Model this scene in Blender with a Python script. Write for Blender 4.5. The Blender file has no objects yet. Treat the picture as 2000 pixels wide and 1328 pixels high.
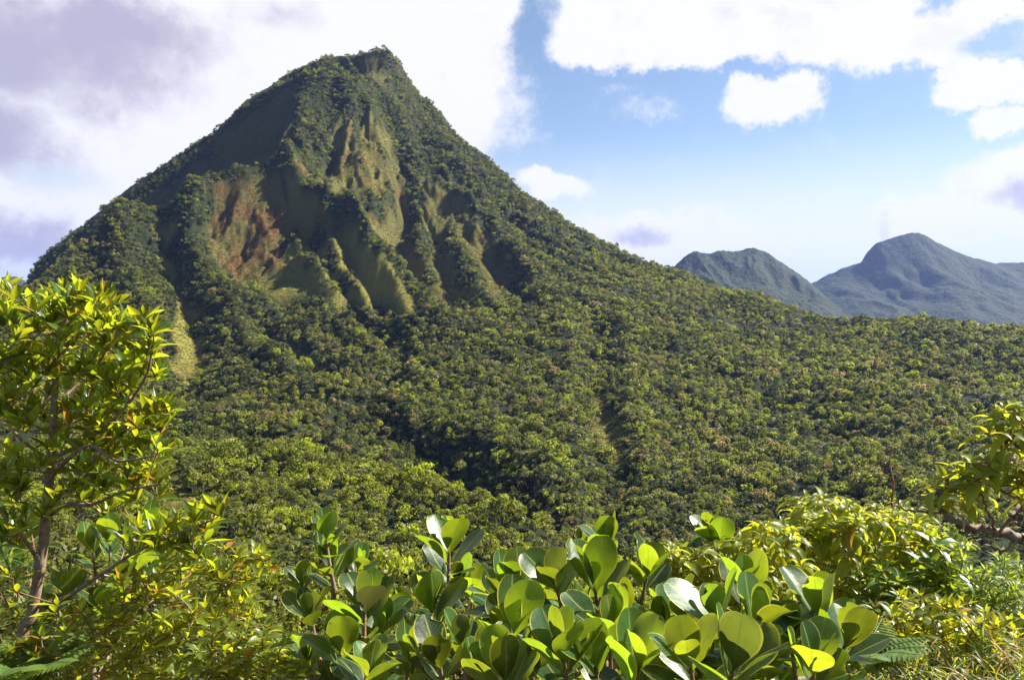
import bpy, math, random
import numpy as np
from mathutils import Vector, geometry

random.seed(7)
rng = np.random.default_rng(11)
R = math.radians
S = bpy.context.scene
C = S.collection

# ------------------------------------------------------------------ camera
FPX = 1570.0                       # focal length in pixels of the 2000 px wide photograph
PITCH = math.atan(64 / FPX)        # horizon lies 64 px above the centre
cam_d = bpy.data.cameras.new('camera')
cam_d.sensor_width = 36.0
cam_d.lens = 36.0 * FPX / 2000.0
cam_d.clip_start = 0.05
cam_d.clip_end = 60000
cam = bpy.data.objects.new('camera', cam_d)
cam.rotation_euler = (math.pi / 2 - PITCH, 0, 0)
C.objects.link(cam)
S.camera = cam

# ------------------------------------------------------------------ sun, exposure, sampling
SUN_AZ, SUN_EL = R(69), R(42)      # azimuth from +Y towards +X
sun_d = bpy.data.lights.new('sun', 'SUN')
sun_d.energy = 5.0
sun_d.angle = R(0.5)
sun_d.color = (1.0, 0.93, 0.80)
sun = bpy.data.objects.new('sun', sun_d)
ldir = Vector((math.sin(SUN_AZ) * math.cos(SUN_EL), math.cos(SUN_AZ) * math.cos(SUN_EL), math.sin(SUN_EL)))
sun.rotation_euler = ldir.to_track_quat('Z', 'Y').to_euler()
sun.location = (0, 0, 3000)
C.objects.link(sun)
S.view_settings.view_transform = 'Standard'
S.view_settings.look = 'None'
S.view_settings.gamma = 1.0
S.view_settings.exposure = 1.55
S.render.engine = 'CYCLES'
S.cycles.use_denoising = True
S.cycles.max_bounces = 5
S.cycles.diffuse_bounces = 2
S.cycles.glossy_bounces = 2
S.cycles.transmission_bounces = 4
S.cycles.volume_bounces = 0
S.cycles.use_adaptive_sampling = True
S.cycles.adaptive_threshold = 0.015
S.cycles.sample_clamp_indirect = 6.0


# ------------------------------------------------------------------ node helpers
class NT:
    def __init__(self, tree):
        self.t = tree
        self.n = tree.nodes
        self.l = tree.links

    def new(self, kind, **kw):
        nd = self.n.new(kind)
        for k, v in kw.items():
            setattr(nd, k, v)
        return nd

    def put(self, sock, v):
        if isinstance(v, bpy.types.NodeSocket):
            self.l.new(v, sock)
        elif v is not None:
            if sock.type == 'RGBA' and len(v) == 3:
                v = (*v, 1)
            sock.default_value = v

    def math(self, op, a, b=None, c=None, clamp=False):
        nd = self.new('ShaderNodeMath', operation=op, use_clamp=clamp)
        self.put(nd.inputs[0], a)
        if b is not None: self.put(nd.inputs[1], b)
        if c is not None: self.put(nd.inputs[2], c)
        return nd.outputs[0]

    def vmath(self, op, a, b=None):
        nd = self.new('ShaderNodeVectorMath', operation=op)
        self.put(nd.inputs[0], a)
        if b is not None: self.put(nd.inputs[1], b)
        return nd.outputs['Value'] if op in ('LENGTH', 'DISTANCE', 'DOT_PRODUCT') else nd.outputs[0]

    def ramp(self, v, a, b, lo=0.0, hi=1.0, smooth=True):
        nd = self.new('ShaderNodeMapRange', interpolation_type='SMOOTHSTEP' if smooth else 'LINEAR')
        self.put(nd.inputs[0], v)
        for i, x in zip((1, 2, 3, 4), (a, b, lo, hi)):
            nd.inputs[i].default_value = x
        return nd.outputs[0]

    def mix(self, f, a, b, blend='MIX'):
        nd = self.new('ShaderNodeMix', data_type='RGBA', blend_type=blend)
        self.put(nd.inputs[0], f)
        self.put(nd.inputs[6], a)
        self.put(nd.inputs[7], b)
        return nd.outputs[2]

    def noise(self, vec, scale, detail=4.0, rough=0.55, dist=0.0):
        nd = self.new('ShaderNodeTexNoise')
        if vec is not None: self.l.new(vec, nd.inputs['Vector'])
        nd.inputs['Scale'].default_value = scale
        nd.inputs['Detail'].default_value = detail
        nd.inputs['Roughness'].default_value = rough
        nd.inputs['Distortion'].default_value = dist
        return nd.outputs[0]

    def attr(self, name):
        return self.new('ShaderNodeAttribute', attribute_name=name)


def new_mat(name):
    m = bpy.data.materials.new(name)
    m.use_nodes = True
    m.node_tree.nodes.clear()
    t = NT(m.node_tree)
    out = t.new('ShaderNodeOutputMaterial')
    return m, t, out


# ------------------------------------------------------------------ pixel <-> world
cp, sp = math.cos(PITCH), math.sin(PITCH)


def at(u, v, Y):
    """world point at forward distance Y seen at photo pixel (u, v)"""
    a, b = (u - 1000) / FPX, (664 - v) / FPX
    k = Y / (cp + b * sp)
    return Vector((a * k, Y, (b * cp - sp) * k))


def to_px(P):
    P = np.asarray(P, float)
    d = P[..., 1] * cp - P[..., 2] * sp
    up = P[..., 1] * sp + P[..., 2] * cp
    return 1000 + FPX * P[..., 0] / d, 664 - FPX * up / d


# ------------------------------------------------------------------ world: clear sky and clouds
world = bpy.data.worlds.new('World')
S.world = world
world.use_nodes = True
world.node_tree.nodes.clear()
w = NT(world.node_tree)
wout = w.new('ShaderNodeOutputWorld')
sky = w.new('ShaderNodeTexSky', sky_type='NISHITA')
sky.sun_disc = False
sky.sun_elevation = SUN_EL
sky.sun_rotation = SUN_AZ
sky.altitude = 900
sky.air_density = 1.0
sky.dust_density = 0.6
sky.ozone_density = 1.0
geo = w.new('ShaderNodeTexCoord')
dirv = w.vmath('NORMALIZE', geo.outputs['Generated'])
sx = w.new('ShaderNodeSeparateXYZ')
w.l.new(dirv, sx.inputs[0])
az = w.math('ARCTAN2', sx.outputs[0], sx.outputs[1])
el = w.math('ARCSINE', sx.outputs[2])
# warp the directions so that cloud edges billow
wn = w.new('ShaderNodeTexNoise')
w.l.new(dirv, wn.inputs['Vector'])
wn.inputs['Scale'].default_value = 9.0
wn.inputs['Detail'].default_value = 7.0
wn.inputs['Roughness'].default_value = 0.66
warp = w.vmath('SUBTRACT', wn.outputs['Color'], (0.5, 0.5, 0.5))
ae = w.new('ShaderNodeCombineXYZ')
w.l.new(az, ae.inputs[0]); w.l.new(el, ae.inputs[1])
sc_ = w.new('ShaderNodeVectorMath', operation='SCALE')
w.l.new(warp, sc_.inputs[0]); sc_.inputs['Scale'].default_value = 0.11
wp = w.vmath('MULTIPLY', w.vmath('ADD', ae.outputs[0], sc_.outputs[0]), (1, 1, 0))


def blob(u, v, ru, rv, inner=0.35):
    a = math.atan((u - 1000) / FPX)
    e = math.atan((600 - v) / FPX * math.cos(a))
    d = w.vmath('SUBTRACT', wp, (a, e, 0))
    d = w.vmath('MULTIPLY', d, (FPX / ru * math.cos(a), FPX / rv, 0))
    return w.ramp(w.vmath('LENGTH', d), inner, 1.0, 1.0, 0.0)


def blobs(lst):
    acc = None
    for b in lst:
        k = b[5] if len(b) > 5 else 1.0
        o = blob(*b[:5])
        if k != 1.0: o = w.math('MULTIPLY', o, k)
        acc = o if acc is None else w.math('SMOOTH_MAX', acc, o, 0.08)
    return acc


white = blobs([
    (250, 140, 760, 330, 0.7), (820, 20, 260, 130, 0.55), (-100, 420, 420, 260, 0.6), (420, 330, 330, 190, 0.6),
    (1230, 40, 230, 110, 0.6), (1400, 50, 290, 92, 0.65), (1690, 55, 180, 100, 0.6), (1880, 60, 150, 75, 0.5),
    (1512, 200, 108, 60, 0.5), (1920, 158, 112, 50, 0.5), (1965, 225, 78, 40, 0.45),
    (2040, 350, 170, 90, 0.5), (1085, 372, 110, 44, 0.4), (1900, 420, 200, 66, 0.4),
    (1300, 470, 260, 90, 0.35), (910, 165, 95, 62, 0.1, 0.5), (1275, 212, 100, 34, 0.1, 0.4), (1080, 255, 70, 30, 0.0, 0.25),
    (1190, 175, 60, 30, 0.0, 0.3)])
hole = blobs([(125, 345, 105, 50, 0.1, 0.75), (1050, 70, 60, 75, 0.3), (1810, -5, 55, 36, 0.3, 0.9), (1950, 80, 60, 32, 0.3, 0.9), (1120, 210, 60, 70, 0.2, 0.6)])
grey = blobs([(110, 110, 340, 160, 0.1), (20, 260, 150, 130, 0.1), (20, 480, 190, 75, 0.1), (230, 60, 250, 110, 0.1),
              (1265, 458, 95, 40, 0.1, 0.75), (1712, 446, 34, 26, 0.0, 0.5),
              (2005, 378, 70, 50, 0.1, 0.8), (520, 40, 200, 60, 0.0, 0.35), (1500, 30, 160, 40, 0.0, 0.22), (1850, 60, 120, 50, 0.0, 0.2)])
# overhead and behind the view: broken cloud, so that the light from there is real too
over = w.ramp(w.noise(dirv, 2.6, 6.0, 0.6), 0.60, 0.74)
behind = w.math('MAXIMUM', w.ramp(el, R(31), R(40)), w.ramp(sx.outputs[1], 0.55, 0.35))
fine = w.noise(dirv, 16.0, 8.0, 0.6)
wisp = w.noise(dirv, 55.0, 9.0, 0.68, 0.4)
puff = w.math('ADD', white, w.math('MULTIPLY', w.math('SUBTRACT', fine, 0.5), 1.2))
puff = w.math('ADD', puff, w.math('MULTIPLY', w.math('SUBTRACT', wisp, 0.5), 0.75))
cl = w.ramp(puff, 0.13, 0.86)
cl = w.math('MULTIPLY', cl, w.math('SUBTRACT', 1.0, hole))
cl = w.math('MAXIMUM', cl, w.math('MULTIPLY', over, behind))
# thick bright air low over the horizon
low = w.ramp(el, R(3.6), R(12.5), 1.0, 0.0)
low = w.math('MULTIPLY', w.math('MULTIPLY', low, 0.97), w.ramp(sx.outputs[1], -0.2, 0.4, 0.35, 1.0))
gs = w.math('MULTIPLY', w.ramp(w.math('ADD', grey, w.math('MULTIPLY', w.math('SUBTRACT', fine, 0.5), 1.5)), 0.10, 1.05), 0.9)
ccol = w.mix(gs, (1.07, 1.055, 1.07), (0.50, 0.46, 0.63))
skyc = w.mix(0.0, sky.outputs[0], (0, 0, 0))
bg_sky = w.new('ShaderNodeBackground')
w.l.new(skyc, bg_sky.inputs[0])
bg_sky.inputs[1].default_value = 0.05
bg_low = w.new('ShaderNodeBackground')
bg_low.inputs[0].default_value = (0.345, 0.35, 0.362, 1)
bg_cl = w.new('ShaderNodeBackground')
w.l.new(ccol, bg_cl.inputs[0])
bg_cl.inputs[1].default_value = 0.335
m1 = w.new('ShaderNodeMixShader')
w.l.new(low, m1.inputs[0]); w.l.new(bg_sky.outputs[0], m1.inputs[1]); w.l.new(bg_low.outputs[0], m1.inputs[2])
m2 = w.new('ShaderNodeMixShader')
cl2 = w.math('MAXIMUM', cl, w.math('MULTIPLY', gs, 0.8))
w.l.new(cl2, m2.inputs[0]); w.l.new(m1.outputs[0], m2.inputs[1]); w.l.new(bg_cl.outputs[0], m2.inputs[2])
w.l.new(m2.outputs[0], wout.inputs[0])
world.cycles.sampling_method = 'MANUAL'
world.cycles.sample_map_resolution = 512


# ------------------------------------------------------------------ numpy noise
def _hash(ix, iy, seed):
    h = (ix.astype(np.int64) * 374761393 + iy.astype(np.int64) * 668265263 + seed * 1442695041) & 0xFFFFFFFF
    h = ((h ^ (h >> 13)) * 1274126177) & 0xFFFFFFFF
    return ((h ^ (h >> 16)) & 0xFFFF) / 65535.0


def vnoise(x, y, seed=0):
    ix, iy = np.floor(x), np.floor(y)
    fx, fy = x - ix, y - iy
    fx = fx * fx * fx * (fx * (fx * 6 - 15) + 10)
    fy = fy * fy * fy * (fy * (fy * 6 - 15) + 10)
    a, b = _hash(ix, iy, seed), _hash(ix + 1, iy, seed)
    c, d = _hash(ix, iy + 1, seed), _hash(ix + 1, iy + 1, seed)
    return (a * (1 - fx) + b * fx) * (1 - fy) + (c * (1 - fx) + d * fx) * fy - 0.5


def fbm(x, y, wl, octv=4, gain=0.5, seed=0):
    s, a = 0.0, 1.0
    for o in range(octv):
        c_, s_ = math.cos(0.7 * o + .3), math.sin(0.7 * o + .3)
        s = s + a * vnoise((x * c_ - y * s_) / wl, (x * s_ + y * c_) / wl, seed + o * 17)
        a *= gain
        wl *= 0.5
    return s


def smooth01(x):
    x = np.clip(x, 0, 1)
    return x * x * (3 - 2 * x)


# ------------------------------------------------------------------ mesh helpers
def make_mesh(name, V, F, mats, uv=None, attrs=None, mat_idx=None, smooth=True):
    """V (n,3), F (m,4) or (m,3) arrays; attrs = {name: per-vertex floats}; uv per vertex"""
    V = np.asarray(V, np.float32); F = np.asarray(F, np.int32)
    me = bpy.data.meshes.new(name)
    k = F.shape[1]
    me.vertices.add(len(V)); me.vertices.foreach_set('co', V.ravel())
    me.loops.add(F.size); me.loops.foreach_set('vertex_index', F.ravel())
    me.polygons.add(len(F))
    me.polygons.foreach_set('loop_start', np.arange(0, F.size, k, dtype=np.int32))
    if uv is not None:
        lay = me.uv_layers.new(name='uv')
        lay.data.foreach_set('uv', np.asarray(uv, np.float32)[F.ravel()].ravel())
    for nm, val in (attrs or {}).items():
        at_ = me.attributes.new(nm, 'FLOAT', 'POINT')
        at_.data.foreach_set('value', np.asarray(val, np.float32))
    for m in (mats if isinstance(mats, (list, tuple)) else [mats]):
        me.materials.append(m)
    if mat_idx is not None:
        me.polygons.foreach_set('material_index', np.asarray(mat_idx, np.int32))
    me.polygons.foreach_set('use_smooth', np.full(len(F), smooth))
    me.update(calc_edges=True)
    me.validate()
    return me


def link(name, data, parent=None):
    o = bpy.data.objects.new(name, data)
    C.objects.link(o)
    if parent is not None: o.parent = parent
    return o


def tag(o, label=None, cat=None, group=None, kind=None):
    if label: o['label'] = label
    if cat: o['category'] = cat
    if group: o['group'] = group
    if kind: o['kind'] = kind
    return o


class MB:
    """collects quads with uv and a random number per piece"""
    def __init__(self):
        self.V, self.F, self.U, self.R, self.M, self.n = [], [], [], [], [], 0

    def add(self, V, F, U, rnd, mi=0):
        V = np.asarray(V); F = np.asarray(F)
        self.V.append(V); self.F.append(F + self.n); self.U.append(U)
        self.R.append(np.full(len(V), rnd)); self.M.append(np.full(len(F), mi)); self.n += len(V)

    def mesh(self, name, mats, origin=(0, 0, 0)):
        V = np.concatenate(self.V) - np.asarray(origin)
        return make_mesh(name, V, np.concatenate(self.F), mats, np.concatenate(self.U), {'rnd': np.concatenate(self.R)}, np.concatenate(self.M))

    def build(self, name, mats, parent=None):
        org = parent.location if parent is not None else (0, 0, 0)
        return link(name, self.mesh(name, mats, org), parent)


def unit(v):
    v = np.asarray(v, float)
    return v / (np.linalg.norm(v) + 1e-9)


_GRID = {}


def grid_faces(nt, nx):
    k = (nt, nx)
    if k not in _GRID:
        f = [(i * nx + j, i * nx + j + 1, (i + 1) * nx + j + 1, (i + 1) * nx + j) for i in range(nt - 1) for j in range(nx - 1)]
        _GRID[k] = np.array(f)
    return _GRID[k]


def prof_round(t):      # obovate, blunt apex (thick round leaves)
    return np.maximum(0.05, np.minimum(1, t * 6) * 0.12) + 0.9 * (np.sin(np.pi * np.clip(t, 0, 1) ** 1.55 * 0.985)) ** 0.5 * np.clip(t * 2.2, 0, 1) ** 0.45


def prof_lance(t):      # narrow, pointed both ends
    return 0.02 + np.sin(np.pi * t ** 0.85) ** 0.95


def prof_oval(t):       # broad with a drawn-out tip
    return 0.03 + np.sin(np.pi * t ** 0.8) ** 0.8 * (1 - 0.25 * t)


def prof_blade(t):
    return np.clip(t * 8, 0, 1) * (1 - t ** 2.5) * 0.97 + 0.03


def leaf(mb, base, d, nrm, L, W, prof, curl=0.4, fold=0.12, rnd=None, nt=8, nx=5, petiole=0.0, wave=0.0, bite=0.0, mi=0, twist=0.0):
    d = unit(d)
    nrm = unit(np.asarray(nrm) - np.dot(nrm, d) * d)
    s = np.cross(d, nrm)
    t = np.linspace(0, 1, nt)
    if prof is prof_round:
        t = 1 - (1 - t) ** 1.0
        t = 0.5 * (t + 0.5 * (1 - np.cos(np.pi * t)))
    th = curl * t
    dt = np.diff(t, prepend=0)
    cx = np.cumsum(np.cos(th) * dt); cy = np.cumsum(-np.sin(th) * dt)
    ctr = base + L * (petiole * d)[None] + L * (cx[:, None] * d + cy[:, None] * nrm)
    m = np.cos(th)[:, None] * nrm + np.sin(th)[:, None] * d
    wv = W * 0.5 * prof(t)
    x = np.linspace(-1, 1, nx)
    ss = s[None] * np.cos(twist * t)[:, None] + m * np.sin(twist * t)[:, None]
    lift = fold * np.abs(x)[None, :] ** 1.3 * wv[:, None]
    if wave: lift = lift + wave * W * np.sin(t * 9 + (rnd or 0) * 20)[:, None] * (np.abs(x) ** 2)[None] * np.sign(x)[None]
    xw = wv[:, None] * x[None]
    if bite:
        k = int(random.random() * nt * 0.6 + nt * 0.25)
        side = random.choice((0, nx - 1))
        for q in (-1, 0, 1):
            if 0 <= k + q < nt: xw[k + q, side] *= 1 - bite * (1 - 0.35 * abs(q))
    V = ctr[:, None] + ss[:, None] * xw[..., None] + m[:, None] * lift[..., None]
    U = np.stack(np.broadcast_arrays(x[None] * 0.5 + 0.5, t[:, None]), -1)
    if petiole > 0.02:
        p0, p1 = np.asarray(base, float), np.asarray(base) + d * L * petiole * 1.3
        tube(mb, [p0, p1], [W * 0.045, W * 0.03], 4, rnd=rnd if rnd is not None else 0.5, mi=mi, uvc=(0.5, 0.05))
    mb.add(V.reshape(-1, 3), grid_faces(nt, nx), U.reshape(-1, 2), random.random() if rnd is None else rnd, mi)


def tube(mb, pts, rad, sides=7, rnd=0.5, mi=0, uvc=None):
    P = np.asarray(pts, float)
    n = len(P)
    rad = np.broadcast_to(np.asarray(rad, float), (n,))
    T = np.gradient(P, axis=0)
    T /= np.linalg.norm(T, axis=1)[:, None] + 1e-9
    ref = np.array([0.31, 0.2, 0.93]) if abs(T[0][2]) < 0.9 else np.array([1.0, 0.1, 0])
    A = np.cross(T, ref); A /= np.linalg.norm(A, axis=1)[:, None] + 1e-9
    B = np.cross(T, A)
    ang = np.linspace(0, 2 * np.pi, sides, endpoint=False)
    V = P[:, None] + rad[:, None, None] * (np.cos(ang)[None, :, None] * A[:, None] + np.sin(ang)[None, :, None] * B[:, None])
    F = []
    for i in range(n - 1):
        for j in range(sides):
            k = (j + 1) % sides
            F.append((i * sides + j, i * sides + k, (i + 1) * sides + k, (i + 1) * sides + j))
    V = V.reshape(-1, 3)
    if uvc is None:
        U = np.stack([np.tile(np.arange(sides) / sides, n), np.repeat(np.linspace(0, 1, n), sides)], 1)
    else:
        U = np.tile(np.array(uvc), (len(V), 1))
    mb.add(V, F, U, rnd, mi)


def spline(pts, n=8):
    P = [np.asarray(p, float) for p in pts]
    P = [2 * P[0] - P[1]] + P + [2 * P[-1] - P[-2]]
    out = []
    for i in range(1, len(P) - 2):
        for k in range(n):
            t = k / n
            a, b, c, d = P[i - 1], P[i], P[i + 1], P[i + 2]
            out.append(0.5 * (2 * b + (c - a) * t + (2 * a - 5 * b + 4 * c - d) * t * t + (3 * b - a - 3 * c + d) * t ** 3))
    out.append(P[-2])
    return np.array(out)


# ------------------------------------------------------------------ materials
def leaf_mat(name, top, under, glow, rough=0.35, spec=0.5, trans=0.45, rib=None, margin=None, old=None, old_from=0.9, hue=0.02, val=0.35, veins=0.0, coat=0.0, stain=0.0, lines=False, old_glow=(0.55, 0.30, 0.02)):
    m, t, out = new_mat(name)
    rnd = t.attr('rnd').outputs['Fac']
    uv = t.new('ShaderNodeUVMap', uv_map='uv').outputs[0]
    s = t.new('ShaderNodeSeparateXYZ'); t.l.new(uv, s.inputs[0])
    across = t.math('ABSOLUTE', t.math('MULTIPLY_ADD', s.outputs[0], 2.0, -1.0))
    back = t.new('ShaderNodeNewGeometry').outputs['Backfacing']
    pos = t.new('ShaderNodeTexCoord').outputs['Object']
    col = t.mix(back, top, under)
    gl = t.mix(0.0, glow, glow)
    nz = t.noise(pos, 34.0, 3.0, 0.6)
    k = t.math('MULTIPLY_ADD', t.math('FRACT', t.math('MULTIPLY', rnd, 7.31)), val * 1.4, 1.0 - val * 0.7)
    k = t.math('MULTIPLY', k, t.ramp(nz, 0.25, 0.75, 0.82, 1.12, False))
    hs = t.new('ShaderNodeHueSaturation')
    hs2 = t.new('ShaderNodeHueSaturation')
    hv = t.math('MULTIPLY_ADD', t.math('FRACT', t.math('MULTIPLY', rnd, 3.77)), hue * 2, 0.5 - hue)
    for h_, c_ in ((hs, col), (hs2, gl)):
        t.l.new(hv, h_.inputs['Hue']); t.l.new(k, h_.inputs['Value']); t.l.new(c_, h_.inputs['Color'])
    col, gl = hs.outputs[0], hs2.outputs[0]
    if veins:
        fan = t.math('SINE', t.math('MULTIPLY', t.math('SUBTRACT', s.outputs[1], t.math('MULTIPLY', across, 0.22)), 95.0))
        vf = t.math('MULTIPLY', t.ramp(fan, 0.45, 1.0), veins)
        col = t.mix(vf, col, t.mix(0.35, col, (0.5, 0.55, 0.2)))
        gl = t.mix(vf, gl, t.mix(1.0, gl, (0.6, 0.65, 0.5), 'MULTIPLY'))
    if lines:
        q = t.math('ABSOLUTE', t.math('SUBTRACT', across, 0.48))
        col = t.mix(t.ramp(q, 0.0, 0.07, 0.5, 0.0), col, rib)
    if rib:
        col = t.mix(t.ramp(across, 0.015, 0.075, 0.85, 0.0), col, rib)
        gl = t.mix(t.ramp(across, 0.015, 0.08, 0.6, 0.0), gl, t.mix(1.0, gl, (0.45, 0.5, 0.4), 'MULTIPLY'))
    if margin:
        col = t.mix(t.ramp(across, 0.90, 0.975, 0.0, 0.85), col, margin)
        gl = t.mix(t.ramp(across, 0.90, 0.975, 0.0, 0.85), gl, margin)
    if stain:
        sp_ = t.math('MULTIPLY', t.ramp(t.noise(pos, 60.0, 5.0, 0.7), 0.63, 0.72), stain)
        col = t.mix(sp_, col, (0.10, 0.05, 0.02)); gl = t.mix(sp_, gl, (0.08, 0.04, 0.01))
    if old:
        o_ = t.ramp(rnd, old_from, old_from + 0.03)
        col = t.mix(o_, col, old); gl = t.mix(o_, gl, t.mix(0.4, old, old_glow))
    p = t.new('ShaderNodeBsdfPrincipled')
    t.l.new(col, p.inputs['Base Color'])
    p.inputs['Specular IOR Level'].default_value = spec
    t.l.new(t.ramp(nz, 0.3, 0.7, rough * 0.8, rough * 1.25, False), p.inputs['Roughness'])
    if coat:
        p.inputs['Coat Weight'].default_value = coat
        p.inputs['Coat Roughness'].default_value = 0.3
    tr = t.new('ShaderNodeBsdfTranslucent')
    t.l.new(gl, tr.inputs['Color'])
    mx = t.new('ShaderNodeMixShader')
    mx.inputs[0].default_value = trans
    t.l.new(p.outputs[0], mx.inputs[1]); t.l.new(tr.outputs[0], mx.inputs[2])
    bp = t.new('ShaderNodeBump'); bp.inputs['Strength'].default_value = 0.25; bp.inputs['Distance'].default_value = 0.004
    t.l.new(nz, bp.inputs['Height'])
    t.l.new(bp.outputs[0], p.inputs['Normal'])
    t.l.new(mx.outputs[0], out.inputs[0])
    return m


def bark_mat(name, a, b, scale=40.0):
    m, t, out = new_mat(name)
    pos = t.new('ShaderNodeTexCoord').outputs['Object']
    n1 = t.noise(pos, scale, 6.0, 0.65)
    n2 = t.noise(pos, scale * 0.2, 3.0, 0.5)
    col = t.mix(t.ramp(n1, 0.35, 0.65), a, b)
    col = t.mix(t.math('MULTIPLY', t.ramp(n2, 0.5, 0.62), 0.5), col, (0.22, 0.23, 0.17))
    p = t.new('ShaderNodeBsdfPrincipled')
    t.l.new(col, p.inputs['Base Color']); p.inputs['Roughness'].default_value = 0.75
    bp = t.new('ShaderNodeBump'); bp.inputs['Strength'].default_value = 0.6; bp.inputs['Distance'].default_value = 0.004
    t.l.new(n1, bp.inputs['Height']); t.l.new(bp.outputs[0], p.inputs['Normal'])
    t.l.new(p.outputs[0], out.inputs[0])
    return m


def canopy_mat(name, cols, glowk=0.5, spec=0.35, patches=True):
    """far foliage: colour differs from tree to tree and from leaf clump to leaf clump"""
    m, t, out = new_mat(name)
    oi = t.new('ShaderNodeObjectInfo')
    rnd = t.attr('rnd').outputs['Fac']
    cr = t.new('ShaderNodeValToRGB')
    e = cr.color_ramp.elements
    while len(e) < len(cols): e.new(0.5)
    for i, (p_, c_) in enumerate(cols):
        e[i].position = p_; e[i].color = (*c_, 1)
    f = t.math('FRACT', t.math('ADD', oi.outputs['Random'], t.math('MULTIPLY', rnd, 0.10)))
    if patches:
        pn = t.noise(oi.outputs['Location'], 0.012, 3.0, 0.5)
        f = t.math('ADD', t.math('MULTIPLY', f, 0.78), t.ramp(pn, 0.3, 0.7, 0.0, 0.22, False))
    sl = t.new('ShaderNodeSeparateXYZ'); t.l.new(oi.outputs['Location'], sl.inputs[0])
    spur = t.math('MULTIPLY', t.ramp(sl.outputs[1], 400, 340, 0.0, 1.0), t.ramp(sl.outputs[0], 70, 10, 0.0, 1.0))   # near spur: its sunlit, less hazy look is put into the crown colour
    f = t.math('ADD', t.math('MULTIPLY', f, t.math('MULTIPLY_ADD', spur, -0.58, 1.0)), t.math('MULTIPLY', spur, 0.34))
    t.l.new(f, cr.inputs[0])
    k = t.math('MULTIPLY_ADD', rnd, 1.15, 0.55)
    hs = t.new('ShaderNodeHueSaturation')
    t.l.new(k, hs.inputs['Value']); t.l.new(cr.outputs[0], hs.inputs['Color'])
    p = t.new('ShaderNodeBsdfPrincipled')
    t.l.new(hs.outputs[0], p.inputs['Base Color'])
    p.inputs['Roughness'].default_value = 0.47
    p.inputs['Specular IOR Level'].default_value = spec
    tr = t.new('ShaderNodeBsdfTranslucent')
    t.l.new(t.mix(0.6, hs.outputs[0], t.mix(1.0, hs.outputs[0], (2.0, 2.2, 0.8), 'MULTIPLY')), tr.inputs['Color'])
    mx = t.new('ShaderNodeMixShader'); mx.inputs[0].default_value = glowk * 0.7
    t.l.new(p.outputs[0], mx.inputs[1]); t.l.new(tr.outputs[0], mx.inputs[2])
    t.l.new(mx.outputs[0], out.inputs[0])
    return m


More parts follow.
